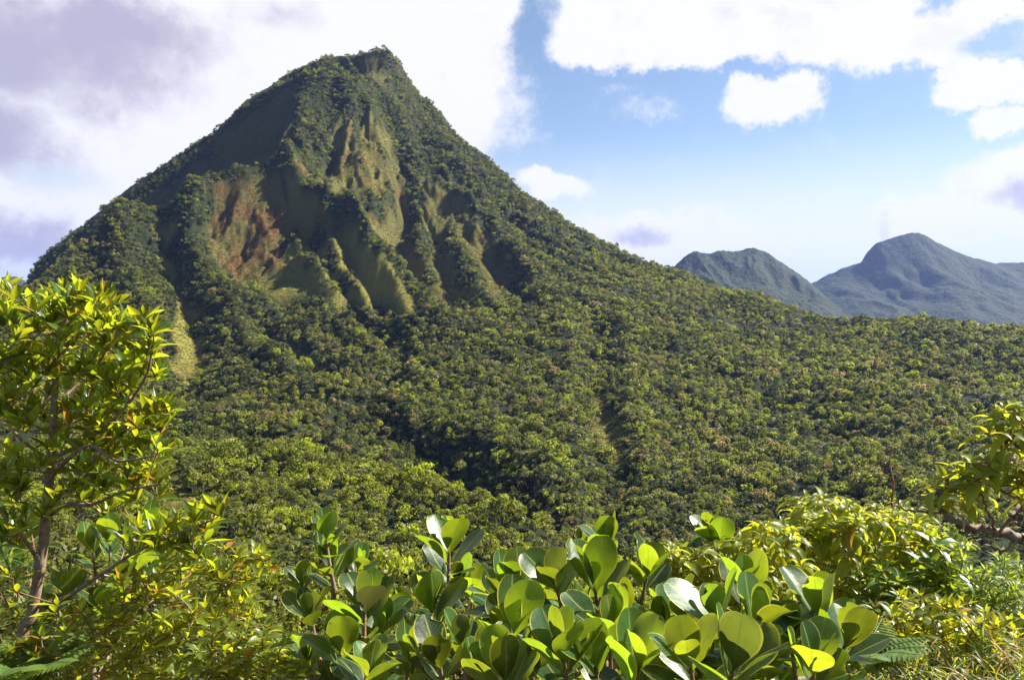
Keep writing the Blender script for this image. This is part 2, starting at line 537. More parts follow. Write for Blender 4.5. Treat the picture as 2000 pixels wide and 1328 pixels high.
# ------------------------------------------------------------------ mountain: ridge and gully lines (photo u, v, distance)
LINES = {
 'back ridge': [(750,100,1450),(735,98,1452),(700,100,1460),(660,102,1468),(640,101,1470),(615,110,1476),(590,125,1480),(560,138,1482),(530,160,1480),(500,178,1472),(470,200,1460),(440,228,1450),(412,258,1440),(388,261,1436),(376,280,1430),(340,298,1415),(310,320,1400),(290,336,1392),(260,355,1380),(235,376,1365),(205,400,1350),(170,427,1330),(120,465,1300),(80,495,1270),(60,520,1250),(42,556,1230),(10,600,1200),(-150,680,1120),(-420,760,1000)],
 'dome crest': [(640,143,1250),(600,146,1252),(570,155,1256),(525,170,1264),(480,202,1268),(443,243,1265),(407,287,1255),(362,322,1240),(300,372,1205),(240,425,1165),(180,490,1110),(110,560,1050)],
 'left ridge': [(560,300,1050),(553,318,1046),(520,325,1040),(480,330,1030),(440,340,1020),(400,355,1005),(370,370,995),(340,400,980),(300,410,965),(240,410,950),(210,440,930),(180,470,910),(140,500,880),(100,540,850),(60,580,820),(0,625,790),(-120,690,740),(-420,760,650)],
 'behind left ridge': [(555,335,1085),(480,385,1068),(400,415,1042),(320,455,1012),(230,480,988),(160,530,940),(90,600,900)],
 'spine': [(600,146,1252),(592,170,1230),(590,205,1195),(582,250,1140),(574,280,1085),(560,300,1050)],
 'spine right': [(560,300,1050),(575,330,1030),(610,352,1008),(640,372,990),(675,395,970),(704,420,950),(729,455,925),(758,487,900),(796,530,868),(825,562,842),(850,598,812)],
 'brown edge': [(640,143,1250),(700,158,1260),(725,200,1235),(742,250,1200),(752,320,1140),(764,362,1100),(750,395,1065),(738,425,1030)],
 'brown gully': [(650,160,1245),(640,230,1185),(645,300,1110),(660,345,1060),(695,385,1020),(722,412,990)],
 'brown rib': [(680,165,1250),(690,240,1185),(700,310,1115),(718,360,1075),(725,400,1035)],
 'main gully': [(738,165,1300),(760,225,1270),(775,290,1225),(782,350,1175),(782,400,1125),(775,445,1070),(785,500,1000),(812,540,935),(848,578,878),(885,615,825)],
 'peak ridge': [(750,100,1450),(762,130,1425),(785,180,1400),(815,225,1370),(845,256,1345),(880,300,1295),(905,345,1235),(930,390,1172),(950,425,1120),(990,470,1060),(1030,510,1000),(1070,550,930),(1095,590,870)],
 'skyline': [(750,100,1450),(777,112,1455),(800,150,1445),(822,182,1435),(850,203,1420),(870,230,1405),(897,263,1385),(930,288,1360),(960,310,1340),(1000,345,1310),(1030,372,1285),(1070,400,1262),(1130,440,1230),(1200,480,1200),(1250,505,1180),(1300,522,1150),(1360,545,1120),(1420,570,1090),(1500,585,1050),(1600,605,1000),(1700,620,950),(1800,622,920),(1900,632,900),(2000,637,880),(2200,646,830),(2450,660,780)],
 'tree rib': [(800,300,1260),(806,370,1165),(814,430,1095),(826,490,1010),(845,530,950)],
 'rib gully': [(850,400,1150),(848,450,1085),(858,520,985),(885,575,900)],
 'wedge rib': [(880,440,1090),(890,480,1030),(905,515,980),(930,555,912),(955,592,855)],
 'wedge gully': [(945,455,1095),(965,500,1035),(990,545,965),(1020,585,885)],
 'pale rib': [(915,400,1150),(928,440,1085),(926,480,1040),(945,530,965)],
 'first spur': [(569,460,955),(602,502,898),(636,544,852),(655,577,830)],
 'first spur gully': [(592,455,985),(625,500,930),(652,540,885),(678,590,840)],
 'second spur': [(611,440,965),(645,485,908),(672,523,868),(708,562,830),(727,595,808)],
 'second spur gully': [(655,450,975),(692,500,920),(722,545,868),(752,600,822)],
 'third spur': [(687,440,955),(720,482,908),(756,520,868),(785,565,832),(806,622,798)],
 'third spur gully': [(720,462,935),(755,505,893),(792,555,850),(825,605,815)],
 'orange face': [(420,400,985),(440,470,940),(470,530,898),(515,560,880)],
 'orange middle': [(500,390,992),(520,450,952),(545,510,912),(575,560,876)],
 'face rib': [(555,330,1042),(560,400,1000),(585,430,982),(560,480,950)],
 'far left rib': [(225,412,948),(232,480,898),(255,540,845),(272,600,795),(300,680,720),(300,760,640)],
 'pale gully': [(318,430,962),(328,500,912),(345,570,858),(368,640,795),(385,700,720),(362,792,590)],
 'pale crest': [(300,480,912),(318,560,850),(340,640,780),(355,700,715)],
 'bushy rib': [(385,372,985),(372,430,940),(366,490,900),(400,545,858),(450,590,822),(492,612,805)],
 'mossy rib': [(400,640,775),(440,630,790),(480,665,745),(520,705,695),(560,745,645)],
 'patch gully': [(500,640,785),(545,690,735),(600,710,712),(650,745,672),(690,795,605)],
 'tree crest': [(500,596,838),(560,586,846),(620,600,826),(672,632,792),(705,668,755),(745,700,715)],
 'crest gully': [(700,625,812),(745,655,778),(775,700,720),(765,760,645)],
 'near spur crest': [(-420,740,500),(-100,770,470),(100,790,450),(320,812,420),(420,830,400),(500,850,380),(600,872,360),(700,900,340),(780,930,318),(850,960,300),(950,1010,280),(1060,1085,255),(1130,1170,225)],
 'near ravine': [(250,850,480),(350,850,460),(500,900,428),(700,955,392),(850,1010,360),(960,1070,335),(1085,1120,318),(1250,1130,310)],
 'dark hollow': [(760,850,540),(830,880,500),(890,930,450),(960,985,405),(1040,1030,375),(1090,1050,362)],
 'hollow rib': [(620,790,590),(740,820,560),(850,850,520),(950,890,475),(1010,940,435),(1050,990,402)],
 'stream gully': [(1150,600,870),(1172,655,790),(1166,720,700),(1170,800,590),(1188,880,500),(1182,950,440),(1172,1030,390)],
 'stream left': [(1090,640,800),(1105,720,690),(1110,800,580),(1120,880,492),(1120,960,430)],
 'stream right': [(1230,640,820),(1240,720,705),(1245,800,592),(1258,880,498),(1262,960,432)],
}
HIDDEN = [(620,170,1370),(670,175,1360),(520,240,1370),(480,265,1350),(400,335,1320),(330,395,1290),(250,440,1220),(170,500,1160),(720,138,1350)]
SINGLE = [(900,700,690),(820,680,735),(900,800,560),(1000,800,562),(1000,660,770),(950,620,830),(1040,900,470),(500,790,560),(450,740,630),(430,800,540),(560,830,512),
 (1340,700,760),(1400,850,560),(1350,950,445),(1520,700,800),(1520,850,565),(1500,1000,395),(1700,690,800),(1700,850,545),(1900,700,740),(1900,850,500),(1900,1000,350),
 (2150,800,550),(2150,1000,330),(2450,1000,300),(2450,820,520),(1200,560,960),(1320,585,960),(1420,620,930),(1580,640,920),(1300,1060,370),(1600,1080,330),(1800,1100,280),(2000,1150,250),
 (150,900,330),(300,950,300),(400,1050,232),(560,1150,192),(700,1080,228),(860,1090,225),(980,1160,200),(560,1250,150),(200,1100,200),(-200,1000,250),(-420,1100,190),
 (300,1320,118),(800,1320,125),(1200,1320,135),(1600,1320,145),(2000,1320,145),(2450,1320,140),(-420,1320,110),(100,660,720),(150,700,650),(200,760,560),(60,720,620),(-100,760,560)]
pts, edges = [], []
for nm, ln in LINES.items():
    prev = None
    for q in ln:
        p = at(*q)
        pts.append(p)
        if prev is not None: edges.append((prev, len(pts) - 1))
        prev = len(pts) - 1
for q in HIDDEN + SINGLE: pts.append(at(*q))
for nm, dy, dz in (('back ridge', 170, -130), ('skyline', 150, -75)):
    for q in LINES[nm][::2]:
        p = at(*q)
        k = (p.y + dy) / p.y
        pts.append(Vector((p.x * k, p.y + dy, p.z + dz)))
for a in np.linspace(-1.0, 1.0, 21):
    pts.append(Vector((a * 1950, 1950, -140)))
    pts.append(Vector((a * 52, 52, -30)))
for Y in (110, 200, 330, 500, 800, 1100, 1500):
    pts.append(Vector((-1.0 * Y, Y, -min(Y * .35, 70) if Y < 800 else -20)))
    pts.append(Vector((1.0 * Y, Y, -min(Y * .35, 70) if Y < 800 else -50)))
v2, e2, f2, ov, oe, of = geometry.delaunay_2d_cdt([Vector((p.x, p.y)) for p in pts], edges, [], 0, 1e-3)
vz = []
for i, v in enumerate(v2):
    if ov[i]:
        vz.append(pts[ov[i][0]].z)
    else:                                   # a crossing of two lines: take the mean of the near ones
        dd = sorted(((p.x - v.x) ** 2 + (p.y - v.y) ** 2, p.z) for p in pts)[:3]
        vz.append(sum(z / (d + 1) for d, z in dd) / sum(1 / (d + 1) for d, z in dd))
TV = np.array([[v.x, v.y, z] for v, z in zip(v2, vz)])

NA, NY = 900, 940
A_ = np.linspace(-0.86, 0.86, NA)
Y_ = np.geomspace(56, 1900, NY)
GA, GY = np.meshgrid(A_, Y_)                # rows = distance
GX = GA * GY
WX = GX + 7 * fbm(GX, GY, 60, 3, seed=3) * np.clip(GY / 700, 0, 1)
WY = GY + 10 * fbm(GX, GY, 60, 3, seed=5) * np.clip(GY / 700, 0, 1)
Z = np.full(GX.shape, np.nan)
lo_y, hi_y = math.log(Y_[0]), math.log(Y_[-1])
for f in f2:
    tri = TV[list(f[:3])]
    y0, y1 = tri[:, 1].min() - 14, tri[:, 1].max() + 14
    i0 = max(0, int((math.log(max(y0, 56)) - lo_y) / (hi_y - lo_y) * (NY - 1)) - 1)
    i1 = min(NY, int((math.log(max(y1, 57)) - lo_y) / (hi_y - lo_y) * (NY - 1)) + 2)
    if i1 <= i0: continue
    aa = [(x + s_) / max(yy, 40) for x in (tri[:, 0].min(), tri[:, 0].max()) for yy in (max(y0, 40), max(y1, 41)) for s_ in (-12, 12)]
    j0 = max(0, int((min(aa) + .86) / 1.72 * (NA - 1)) - 1)
    j1 = min(NA, int((max(aa) + .86) / 1.72 * (NA - 1)) + 2)
    if j1 <= j0: continue
    X, Y = WX[i0:i1, j0:j1], WY[i0:i1, j0:j1]
    (xa, ya, za), (xb, yb, zb), (xc, yc, zc) = tri
    den = (yb - yc) * (xa - xc) + (xc - xb) * (ya - yc)
    if abs(den) < 1e-6: continue
    l1 = ((yb - yc) * (X - xc) + (xc - xb) * (Y - yc)) / den
    l2 = ((yc - ya) * (X - xc) + (xa - xc) * (Y - yc)) / den
    l3 = 1 - l1 - l2
    ok = (l1 >= -1e-6) & (l2 >= -1e-6) & (l3 >= -1e-6)
    sub = Z[i0:i1, j0:j1]
    sub[ok] = (l1 * za + l2 * zb + l3 * zc)[ok]
Z[np.isnan(Z)] = -60
Z0 = Z.copy()


def blur(a, r, n=1):
    for _ in range(n):
        for ax in (0, 1):
            k = np.cumsum(np.concatenate([np.repeat(np.take(a, [0], ax), r + 1, ax), a, np.repeat(np.take(a, [-1], ax), r, ax)], ax), ax)
            a = (np.take(k, range(2 * r + 1, k.shape[ax]), ax) - np.take(k, range(0, k.shape[ax] - 2 * r - 1), ax)) / (2 * r + 1)
    return a


Z = blur(Z, 3, 1)


def near_line(name):
    """distance in metres from every ground point to a ridge or gully line"""
    P = np.array([at(*q) for q in LINES[name]])[:, :2]
    best = np.full(GX.shape, 1e4)
    for p0, p1 in zip(P[:-1], P[1:]):
        d = p1 - p0
        y0, y1 = min(p0[1], p1[1]) - 90, max(p0[1], p1[1]) + 90
        i0 = np.searchsorted(Y_, y0); i1 = np.searchsorted(Y_, y1)
        if i1 <= i0: continue
        X, Y = WX[i0:i1], WY[i0:i1]
        tt = np.clip(((X - p0[0]) * d[0] + (Y - p0[1]) * d[1]) / (d @ d + 1e-6), 0, 1)
        q = np.hypot(X - p0[0] - tt * d[0], Y - p0[1] - tt * d[1])
        best[i0:i1] = np.minimum(best[i0:i1], q)
    return best


SHAPE = {  # height added at the line, half width
 'left ridge': (9, 20), 'spine': (8, 22), 'spine right': (11, 24), 'brown edge': (9, 22), 'brown rib': (6, 16), 'peak ridge': (11, 32), 'tree rib': (9, 20), 'wedge rib': (9, 20), 'pale rib': (7, 16),
 'first spur': (10, 20), 'second spur': (10, 20), 'third spur': (10, 20), 'face rib': (2, 20), 'far left rib': (11, 30), 'pale crest': (6, 20), 'bushy rib': (12, 30), 'mossy rib': (9, 26), 'tree crest': (9, 26),
 'near spur crest': (6, 30), 'hollow rib': (16, 34), 'stream left': (4, 30), 'stream right': (4, 30), 'dome crest': (4, 24),
 'behind left ridge': (-22, 34), 'brown gully': (-9, 18), 'main gully': (-18, 32), 'rib gully': (-9, 22), 'wedge gully': (-9, 22), 'first spur gully': (-9, 18), 'second spur gully': (-9, 18), 'third spur gully': (-9, 18),
 'pale gully': (-9, 24), 'patch gully': (-12, 26), 'crest gully': (-12, 26), 'near ravine': (-34, 60), 'dark hollow': (-9, 34), 'stream gully': (-9, 26)}
for nm, (h, wd) in SHAPE.items():
    q = np.clip(1 - near_line(nm) / wd, 0, 1)
    Z = Z + h * (q * q * (3 - 2 * q) * .6 + q * .4)
Z = blur(Z, 1, 1)
far = smooth01((GY - 420) / 300)
steep = smooth01((Z + 15) / 110)
# flutes run down from the summit
px_, py_ = -225.0, 1330.0
phi = np.arctan2(WX - px_, -(WY - py_)); rr = np.hypot(WX - px_, WY - py_)
fl = 1 - 2 * np.abs(fbm(phi * 420, rr * 0.22, 60, 3, 0.55, 21)) * 1.5
fl2 = 1 - 2 * np.abs(fbm(phi * 420, rr * 0.30, 24, 2, 0.5, 23)) * 1.5
fl3 = 1 - 2 * np.abs(fbm(WX + 9 * fl, WY * .7, 26, 3, 0.6, 27)) * 1.4
keepc = np.ones(GX.shape)
for nm in ('back ridge', 'skyline', 'dome crest', 'left ridge'):
    keepc = np.minimum(keepc, np.clip(near_line(nm) / 45, 0.12, 1))
Z = Z + steep * keepc * np.clip(rr / 170, 0.15, 1) * (9 * (fl - 0.6) + 4.5 * (fl2 - 0.6) + 5 * (fl3 - .6))
und = fbm(GX, GY, 95, 3, 0.55, 8)
Z = Z + (1 - steep) * (13 * und + 8 * (1 - 2 * np.abs(fbm(WX, WY * .6, 70, 2, .5, 19)) - .6)) * np.clip(GY / 500, 0.15, 1)
Z = Z + 2.2 * fbm(GX, GY, 22, 3, 0.55, 9) * np.clip(GY / 300, 0.2, 1) + far * 1.3 * fbm(GX, GY, 7, 2, 0.6, 31) + steep * keepc * (3.2 * (1 - 3 * np.abs(fbm(WX, WY, 15, 3, .6, 33)) - .4))
PU, PV = to_px(np.stack([GX, GY, Z], -1))

# ------------------------------------------------------------------ where grass and bare soil lie (outlines traced on the slopes)
NZ1 = fbm(PU, PV, 34, 4, 0.6, 40)
NZ2 = fbm(PU, PV, 90, 3, 0.5, 60)


def inside(poly, u, v):
    r = np.zeros(u.shape, bool)
    n = len(poly)
    for i in range(n):
        (x0, y0), (x1, y1) = poly[i], poly[(i + 1) % n]
        c = ((y0 > v) != (y1 > v)) & (u < (x1 - x0) * (v - y0) / (y1 - y0 + 1e-9) + x0)
        r ^= c
    return r


GRASS = [  # outline, soil share, paleness, distance window
 ([(395,385),(440,345),(550,330),(570,310),(610,335),(640,365),(700,400),(745,425),(775,400),(800,330),(840,370),(880,345),(925,395),(950,440),(1010,550),(960,590),(880,600),(830,625),(740,610),(640,590),(500,585),(420,540),(390,480)], 0.3, 0.55, (780, 1262)),
 ([(392,385),(430,355),(520,336),(545,345),(545,410),(600,425),(640,400),(690,440),(690,460),(640,470),(600,445),(560,475),(545,520),(500,560),(440,545),(405,480)], 0.85, 0.34, (840, 1060)),
 ([(556,468),(600,452),(625,470),(700,447),(760,500),(800,560),(812,622),(780,628),(735,600),(700,610),(640,585),(600,560),(580,600),(520,570),(548,520)], 0.15, 0.95, (760, 1000)),
 ([(570,300),(600,335),(650,345),(680,390),(655,400),(620,372),(580,350)], 0.6, 0.5, (940, 1100)),
 ([(640,235),(690,220),(735,215),(752,260),(768,360),(745,430),(715,415),(690,395),(650,330)], 0.45, 0.6, (980, 1260)),
 ([(735,300),(800,330),(800,400),(820,520),(790,520),(760,470),(745,430),(770,360)], 0.4, 0.3, (860, 1260)),
 ([(835,380),(880,345),(925,395),(945,440),(975,500),(1000,550),(960,560),(930,520),(895,470),(870,500),(880,560),(850,540),(835,470)], 0.45, 0.38, (850, 1200)),
 ([(980,440),(1030,500),(1060,560),(1030,570),(1000,520)], 0.2, 0.2, (850, 1100)),
 ([(592,170),(530,185),(480,225),(430,270),(380,318),(330,352),(260,410),(240,430),(330,420),(400,375),(560,340),(580,260)], 0.25, 0.05, (1035, 1275)),
 ([(600,115),(700,110),(750,104),(775,150),(760,190),(700,140)], 0.1, 0.15, (1330, 1500)),
 ([(310,430),(345,430),(345,500),(350,560),(385,620),(410,680),(400,720),(365,790),(335,760),(325,700),(345,640),(335,570),(305,500)], 0.12, 1.0, (560, 980)),
 ([(210,600),(260,590),(300,640),(320,720),(250,700)], 0.1, 0.3, (560, 860)),
 ([(550,685),(590,690),(640,720),(640,750),(610,750),(575,715)], 0.0, 0.8, (600, 780)),
 ([(410,60),(380,270),(300,345),(240,400),(180,450),(120,500),(170,440),(300,330)], 0.1, 0.0, (1150, 1500)),
 ([(1145,765),(1182,770),(1212,850),(1218,930),(1196,980),(1172,880),(1152,820)], 0.0, 0.6, (400, 660)),
 ([(300,940),(360,930),(400,990),(390,1060),(330,1040),(300,1000)], 0.0, 0.6, (150, 330)),
 ([(880,975),(960,975),(1010,1010),(1000,1050),(920,1040)], 0.0, 0.1, (330, 470)),
]
grass = np.zeros(GX.shape); soil = np.zeros(GX.shape); pale = np.zeros(GX.shape)
JU, JV = NZ1, fbm(PU, PV, 30, 3, 0.6, 44)
for poly, so, pa, (ya, yb) in GRASS:
    xs_, ys_ = [q[0] for q in poly], [q[1] for q in poly]
    jt = min(30, 0.32 * min(max(xs_) - min(xs_), max(ys_) - min(ys_)))
    msk = inside(poly, PU + jt * JU, PV + jt * JV) & (GY > ya) & (GY < yb)
    grass[msk] = 1; soil[msk] = so; pale[msk] = pa
wooded = np.zeros(GX.shape, bool)
wn_ = 18 * fbm(GX, GY, 36, 3, .6, 71)
for nm, wd in (('spine', 9), ('spine right', 7), ('brown rib', 8), ('tree rib', 8), ('wedge rib', 8), ('first spur', 1), ('second spur', 3), ('face rib', 4), ('far left rib', 18), ('bushy rib', 18), ('left ridge', 10), ('peak ridge', 16), ('mossy rib', 14), ('brown edge', 3)):
    wooded |= near_line(nm) + wn_ < wd
grass[wooded] = 0
grass, soil, pale = blur(grass, 1), blur(soil, 3), blur(pale, 3)

me = None
idx = np.arange(NA * NY).reshape(NY, NA)
F = np.stack([idx[:-1, :-1], idx[:-1, 1:], idx[1:, 1:], idx[1:, :-1]], -1).reshape(-1, 4)

m_land, t, out = new_mat('mountain_ground')
pos = t.new('ShaderNodeTexCoord').outputs['Object']
g, so, pa = (t.attr(n).outputs['Fac'] for n in ('grass', 'soil', 'pale'))
n1 = t.noise(pos, 0.09, 6.0, 0.68)
n2 = t.noise(pos, 0.55, 5.0, 0.7)
n3 = t.noise(pos, 0.022, 4.0, 0.6)
gcol = t.mix(pa, (0.072, 0.066, 0.022), (0.215, 0.190, 0.042))
gcol = t.mix(t.ramp(n2, 0.3, 0.75), gcol, t.mix(0.5, gcol, (0.05, 0.075, 0.018)))
n4 = t.noise(t.vmath('MULTIPLY', pos, (1, 1, 0.35)), 0.032, 4.0, 0.62)
sfac = t.math('MULTIPLY', t.ramp(t.math('ADD', n4, t.math('MULTIPLY', so, 0.30)), 0.62, 0.84), t.ramp(so, 0.05, 0.4))
scol = t.mix(t.ramp(n2, 0.35, 0.65), (0.175, 0.092, 0.026), (0.085, 0.046, 0.018))
gcol = t.mix(sfac, gcol, scol)
gcol = t.mix(t.ramp(n1, 0.62, 0.75, 0.0, 0.7), gcol, (0.03, 0.045, 0.014))
fcol = t.mix(t.ramp(n2, 0.4, 0.6), (0.012, 0.020, 0.007), (0.03, 0.038, 0.013))
col = t.mix(g, fcol, gcol)
p = t.new('ShaderNodeBsdfPrincipled')
t.l.new(col, p.inputs['Base Color']); p.inputs['Roughness'].default_value = 0.9
p.inputs['Specular IOR Level'].default_value = 0.15
bp = t.new('ShaderNodeBump'); bp.inputs['Strength'].default_value = 0.9; bp.inputs['Distance'].default_value = 1.6
t.l.new(t.math('ADD', n2, t.math('MULTIPLY', t.noise(pos, 1.6, 4.0, 0.7), 0.6)), bp.inputs['Height'])
t.l.new(bp.outputs[0], p.inputs['Normal'])
t.l.new(p.outputs[0], out.inputs[0])
me = make_mesh('mountain', np.stack([GX, GY, Z], -1).reshape(-1, 3), F, m_land, None,
               {'grass': grass.ravel(), 'soil': soil.ravel(), 'pale': pale.ravel()})
mountain = tag(link('mountain', me), kind='structure')

# ------------------------------------------------------------------ land to the horizon and the far hills
m_far, t, out = new_mat('far_forest_ground')
pos = t.new('ShaderNodeTexCoord').outputs['Object']
n1 = t.noise(pos, 0.006, 6.0, 0.65)
vo = t.new('ShaderNodeTexVoronoi'); t.l.new(pos, vo.inputs['Vector']); vo.inputs['Scale'].default_value = 0.10
n2 = t.noise(pos, 0.05, 4.0, 0.7)
col = t.mix(t.ramp(n2, 0.35, 0.65), (0.012, 0.020, 0.010), (0.040, 0.052, 0.020))
col = t.mix(t.ramp(n1, 0.55, 0.7, 0.0, 0.6), col, (0.050, 0.052, 0.022))
p = t.new('ShaderNodeBsdfPrincipled'); p.inputs['Roughness'].default_value = 0.9; p.inputs['Specular IOR Level'].default_value = 0.1
t.l.new(col, p.inputs['Base Color'])
bp = t.new('ShaderNodeBump'); bp.inputs['Strength'].default_value = 1.0; bp.inputs['Distance'].default_value = 5.0
t.l.new(t.math('SUBTRACT', n2, t.math('MULTIPLY', vo.outputs['Distance'], 0.6)), bp.inputs['Height'])
t.l.new(bp.outputs[0], p.inputs['Normal']); t.l.new(p.outputs[0], out.inputs[0])

gx, gy = np.meshgrid(np.linspace(-16000, 16000, 80), np.linspace(-9000, 23000, 80))
gz = -175 + 30 * fbm(gx, gy, 2500, 3, 0.5, 90)
ii = np.arange(6400).reshape(80, 80)
Fg = np.stack([ii[:-1, :-1], ii[:-1, 1:], ii[1:, 1:], ii[1:, :-1]], -1).reshape(-1, 4)
tag(link('ground', make_mesh('ground', np.stack([gx, gy, gz], -1).reshape(-1, 3), Fg, m_far)), kind='structure')


def far_hill(name, prof, Y0, depth, seed, spur=1.3):
    u = np.array([q[0] for q in prof], float); v = np.array([q[1] for q in prof], float)
    uu = np.linspace(u[0], u[-1], 420)
    rel = np.concatenate([np.linspace(-1, 0, 110), np.linspace(0, 1, 40)[1:]])
    UU, RR = np.meshgrid(uu, rel)
    top = (600 - np.interp(UU, u, v)) / FPX * Y0
    base = -170.0
    YY = Y0 + RR * depth
    XX = (UU - 1000) / FPX * (Y0 + RR * depth * 0.35)
    k = np.abs(RR)
    sp_ = 1 - 2 * np.abs(fbm(XX, YY * 0.45, depth * 0.34, 4, 0.55, seed))
    zz = base + (top - base) * (1 - k) ** 1.15
    zz += spur * np.minimum(k * 4, 1) * (1 - k) * (top - base) * 0.22 * (sp_ - 0.7)
    zz += 8 * fbm(XX, YY, 150, 3, 0.6, seed + 5) + 9 * fbm(XX, YY, 60, 3, 0.6, seed + 3) + 5 * fbm(XX, YY, 16, 2, 0.6, seed + 7)
    n, m_ = UU.shape
    ii = np.arange(n * m_).reshape(n, m_)
    Fh = np.stack([ii[:-1, :-1], ii[:-1, 1:], ii[1:, 1:], ii[1:, :-1]], -1).reshape(-1, 4)
    tag(link(name, make_mesh(name, np.stack([XX, YY, zz], -1).reshape(-1, 3), Fh, m_far)), kind='structure')


far_hill('hill', [(1120,640),(1200,590),(1260,560),(1310,525),(1335,500),(1360,491),(1385,496),(1410,489),(1440,491),(1470,487),(1500,497),(1530,515),(1560,535),(1580,553),(1610,580),(1640,602),(1700,640)], 4200, 1100, 210)
far_hill('hill', [(1420,640),(1500,592),(1580,556),(1620,535),(1680,512),(1690,495),(1710,476),(1740,464),(1770,457),(1800,459),(1830,475),(1860,490),(1900,505),(1940,515),(2000,514),(2060,530),(2150,560),(2300,610)], 5600, 1700, 230)
far_hill('hill', [(-300,600),(-150,575),(-60,552),(0,543),(20,540),(40,543),(70,560),(140,590),(200,620)], 7000, 1500, 250)

# ------------------------------------------------------------------ near hillside under the plants in front
def hill_z(x, y):
    x = np.asarray(x, float); y = np.asarray(y, float)
    z = -1.6 - 0.52 * np.maximum(y - 1.0, 0) - 0.03 * np.maximum(-y, 0)
    z = z + 1.15 * smooth01((x - 0.5) / 1.6) * smooth01((7.5 - y) / 4.0) * smooth01((y - 0.5) / 2)
    return z + 0.25 * fbm(x, y, 2.2, 4, 0.5, 77)


hx, hy = np.meshgrid(np.linspace(-45, 45, 300), np.concatenate([np.linspace(-15, 0, 30)[:-1], np.geomspace(0.02, 60, 220)]))
hz = hill_z(hx, hy)
n, m_ = hx.shape
ii = np.arange(n * m_).reshape(n, m_)
Fh = np.stack([ii[:-1, :-1], ii[:-1, 1:], ii[1:, 1:], ii[1:, :-1]], -1).reshape(-1, 4)
m_soil, t, out = new_mat('leaf_litter_soil')
pos = t.new('ShaderNodeTexCoord').outputs['Object']
n1 = t.noise(pos, 6.0, 6.0, 0.7)
col = t.mix(t.ramp(n1, 0.35, 0.65), (0.020, 0.022, 0.010), (0.06, 0.05, 0.022))
p = t.new('ShaderNodeBsdfPrincipled'); p.inputs['Roughness'].default_value = 0.95
t.l.new(col, p.inputs['Base Color'])
bp = t.new('ShaderNodeBump'); bp.inputs['Distance'].default_value = 0.05; t.l.new(n1, bp.inputs['Height'])
t.l.new(bp.outputs[0], p.inputs['Normal']); t.l.new(p.outputs[0], out.inputs[0])
tag(link('hillside', make_mesh('hillside', np.stack([hx, hy, hz], -1).reshape(-1, 3), Fh, m_soil)), kind='structure')

# ------------------------------------------------------------------ forest: tree kinds
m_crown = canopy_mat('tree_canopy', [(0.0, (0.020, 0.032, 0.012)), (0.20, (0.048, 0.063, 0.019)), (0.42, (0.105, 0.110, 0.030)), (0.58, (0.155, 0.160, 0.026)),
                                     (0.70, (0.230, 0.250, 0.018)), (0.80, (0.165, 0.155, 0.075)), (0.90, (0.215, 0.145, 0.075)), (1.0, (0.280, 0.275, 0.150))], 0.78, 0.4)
m_bark = bark_mat('tree_bark', (0.06, 0.05, 0.04), (0.16, 0.14, 0.11), 3.0)


def crown_mb(kind, mb, n_clump, n_leaf, size):
    clumps = []
    for i in range(n_clump):
        th = random.random() * 2 * math.pi
        if kind == 'round':
            ph = math.acos(1 - random.random() * 1.15)
            r = 2.3 + 0.9 * random.random()
            c = np.array([math.sin(ph) * math.cos(th) * r, math.sin(ph) * math.sin(th) * r, 4.0 + math.cos(ph) * r * 0.95])
            cr = 0.75 + 0.5 * random.random()
        elif kind == 'flat':
            r = 3.3 * math.sqrt(random.random())
            c = np.array([r * math.cos(th), r * math.sin(th), 5.4 - 0.10 * r * r + random.uniform(-.4, .4)])
            cr = 0.8 + 0.4 * random.random()
        elif kind == 'tall':
            z = random.random()
            r = 1.9 * math.sin(math.pi * (0.15 + 0.8 * z)) * (0.5 + 0.6 * random.random())
            c = np.array([r * math.cos(th), r * math.sin(th), 2.0 + 6.5 * z])
            cr = 0.7 + 0.4 * random.random()
        else:   # low bush
            r = 2.2 * math.sqrt(random.random())
            c = np.array([r * math.cos(th), r * math.sin(th), 1.5 + random.random() * 1.2 - 0.18 * r * r])
            cr = 0.7 + 0.4 * random.random()
        clumps.append(c)
        tone = random.random()
        for k in range(n_leaf):
            d = unit(rng.normal(size=3) + np.array([0, 0, 0.45]))
            pc = c + d * cr * (0.75 + 0.35 * random.random()) * np.array([1, 1, 0.8])
            nn = unit(d + 0.75 * rng.normal(size=3))
            a = unit(np.cross(nn, rng.normal(size=3))); b = np.cross(nn, a)
            sz = size * (0.6 + 0.8 * random.random())
            V = [pc - a * sz * .8, pc - b * sz * .42, pc + a * sz * .8, pc + b * sz * .42]
            mb.add(V, [(0, 1, 2, 3)], np.array([[0, .5], [.5, 0], [1, .5], [.5, 1]]), min(1, max(0, tone * 0.7 + random.random() * 0.3)))
    return clumps


def palm_crown_mb(mb):
    for i in range(15):
        th = i * 2.4 + random.random() * .3
        up = random.uniform(0.1, 1.0)
        d = np.array([math.cos(th), math.sin(th), up])
        leaf(mb, np.array([0, 0, 5.4]), d, np.array([0, 0, 1.0]), 3.3, 0.85, prof_lance, curl=1.5, fold=-0.5, nt=7, nx=3, rnd=random.random())


def trunk_mb(mb, clumps, h, r=0.16, mi=0):
    tube(mb, spline([(0, 0, -1.2), (0.1, 0.05, h * .4), (-.05, .1, h * .8), (0, 0, h)], 3), np.linspace(r * 1.3, r * .55, 10), 5, mi=mi)
    for c in clumps[::3]:
        st = np.array([0, 0.05, h * random.uniform(.45, .8)])
        tube(mb, [st, (st + c) / 2 + np.array([0, 0, -.25]), c], [r * .5, r * .35, r * .12], 4, mi=mi)


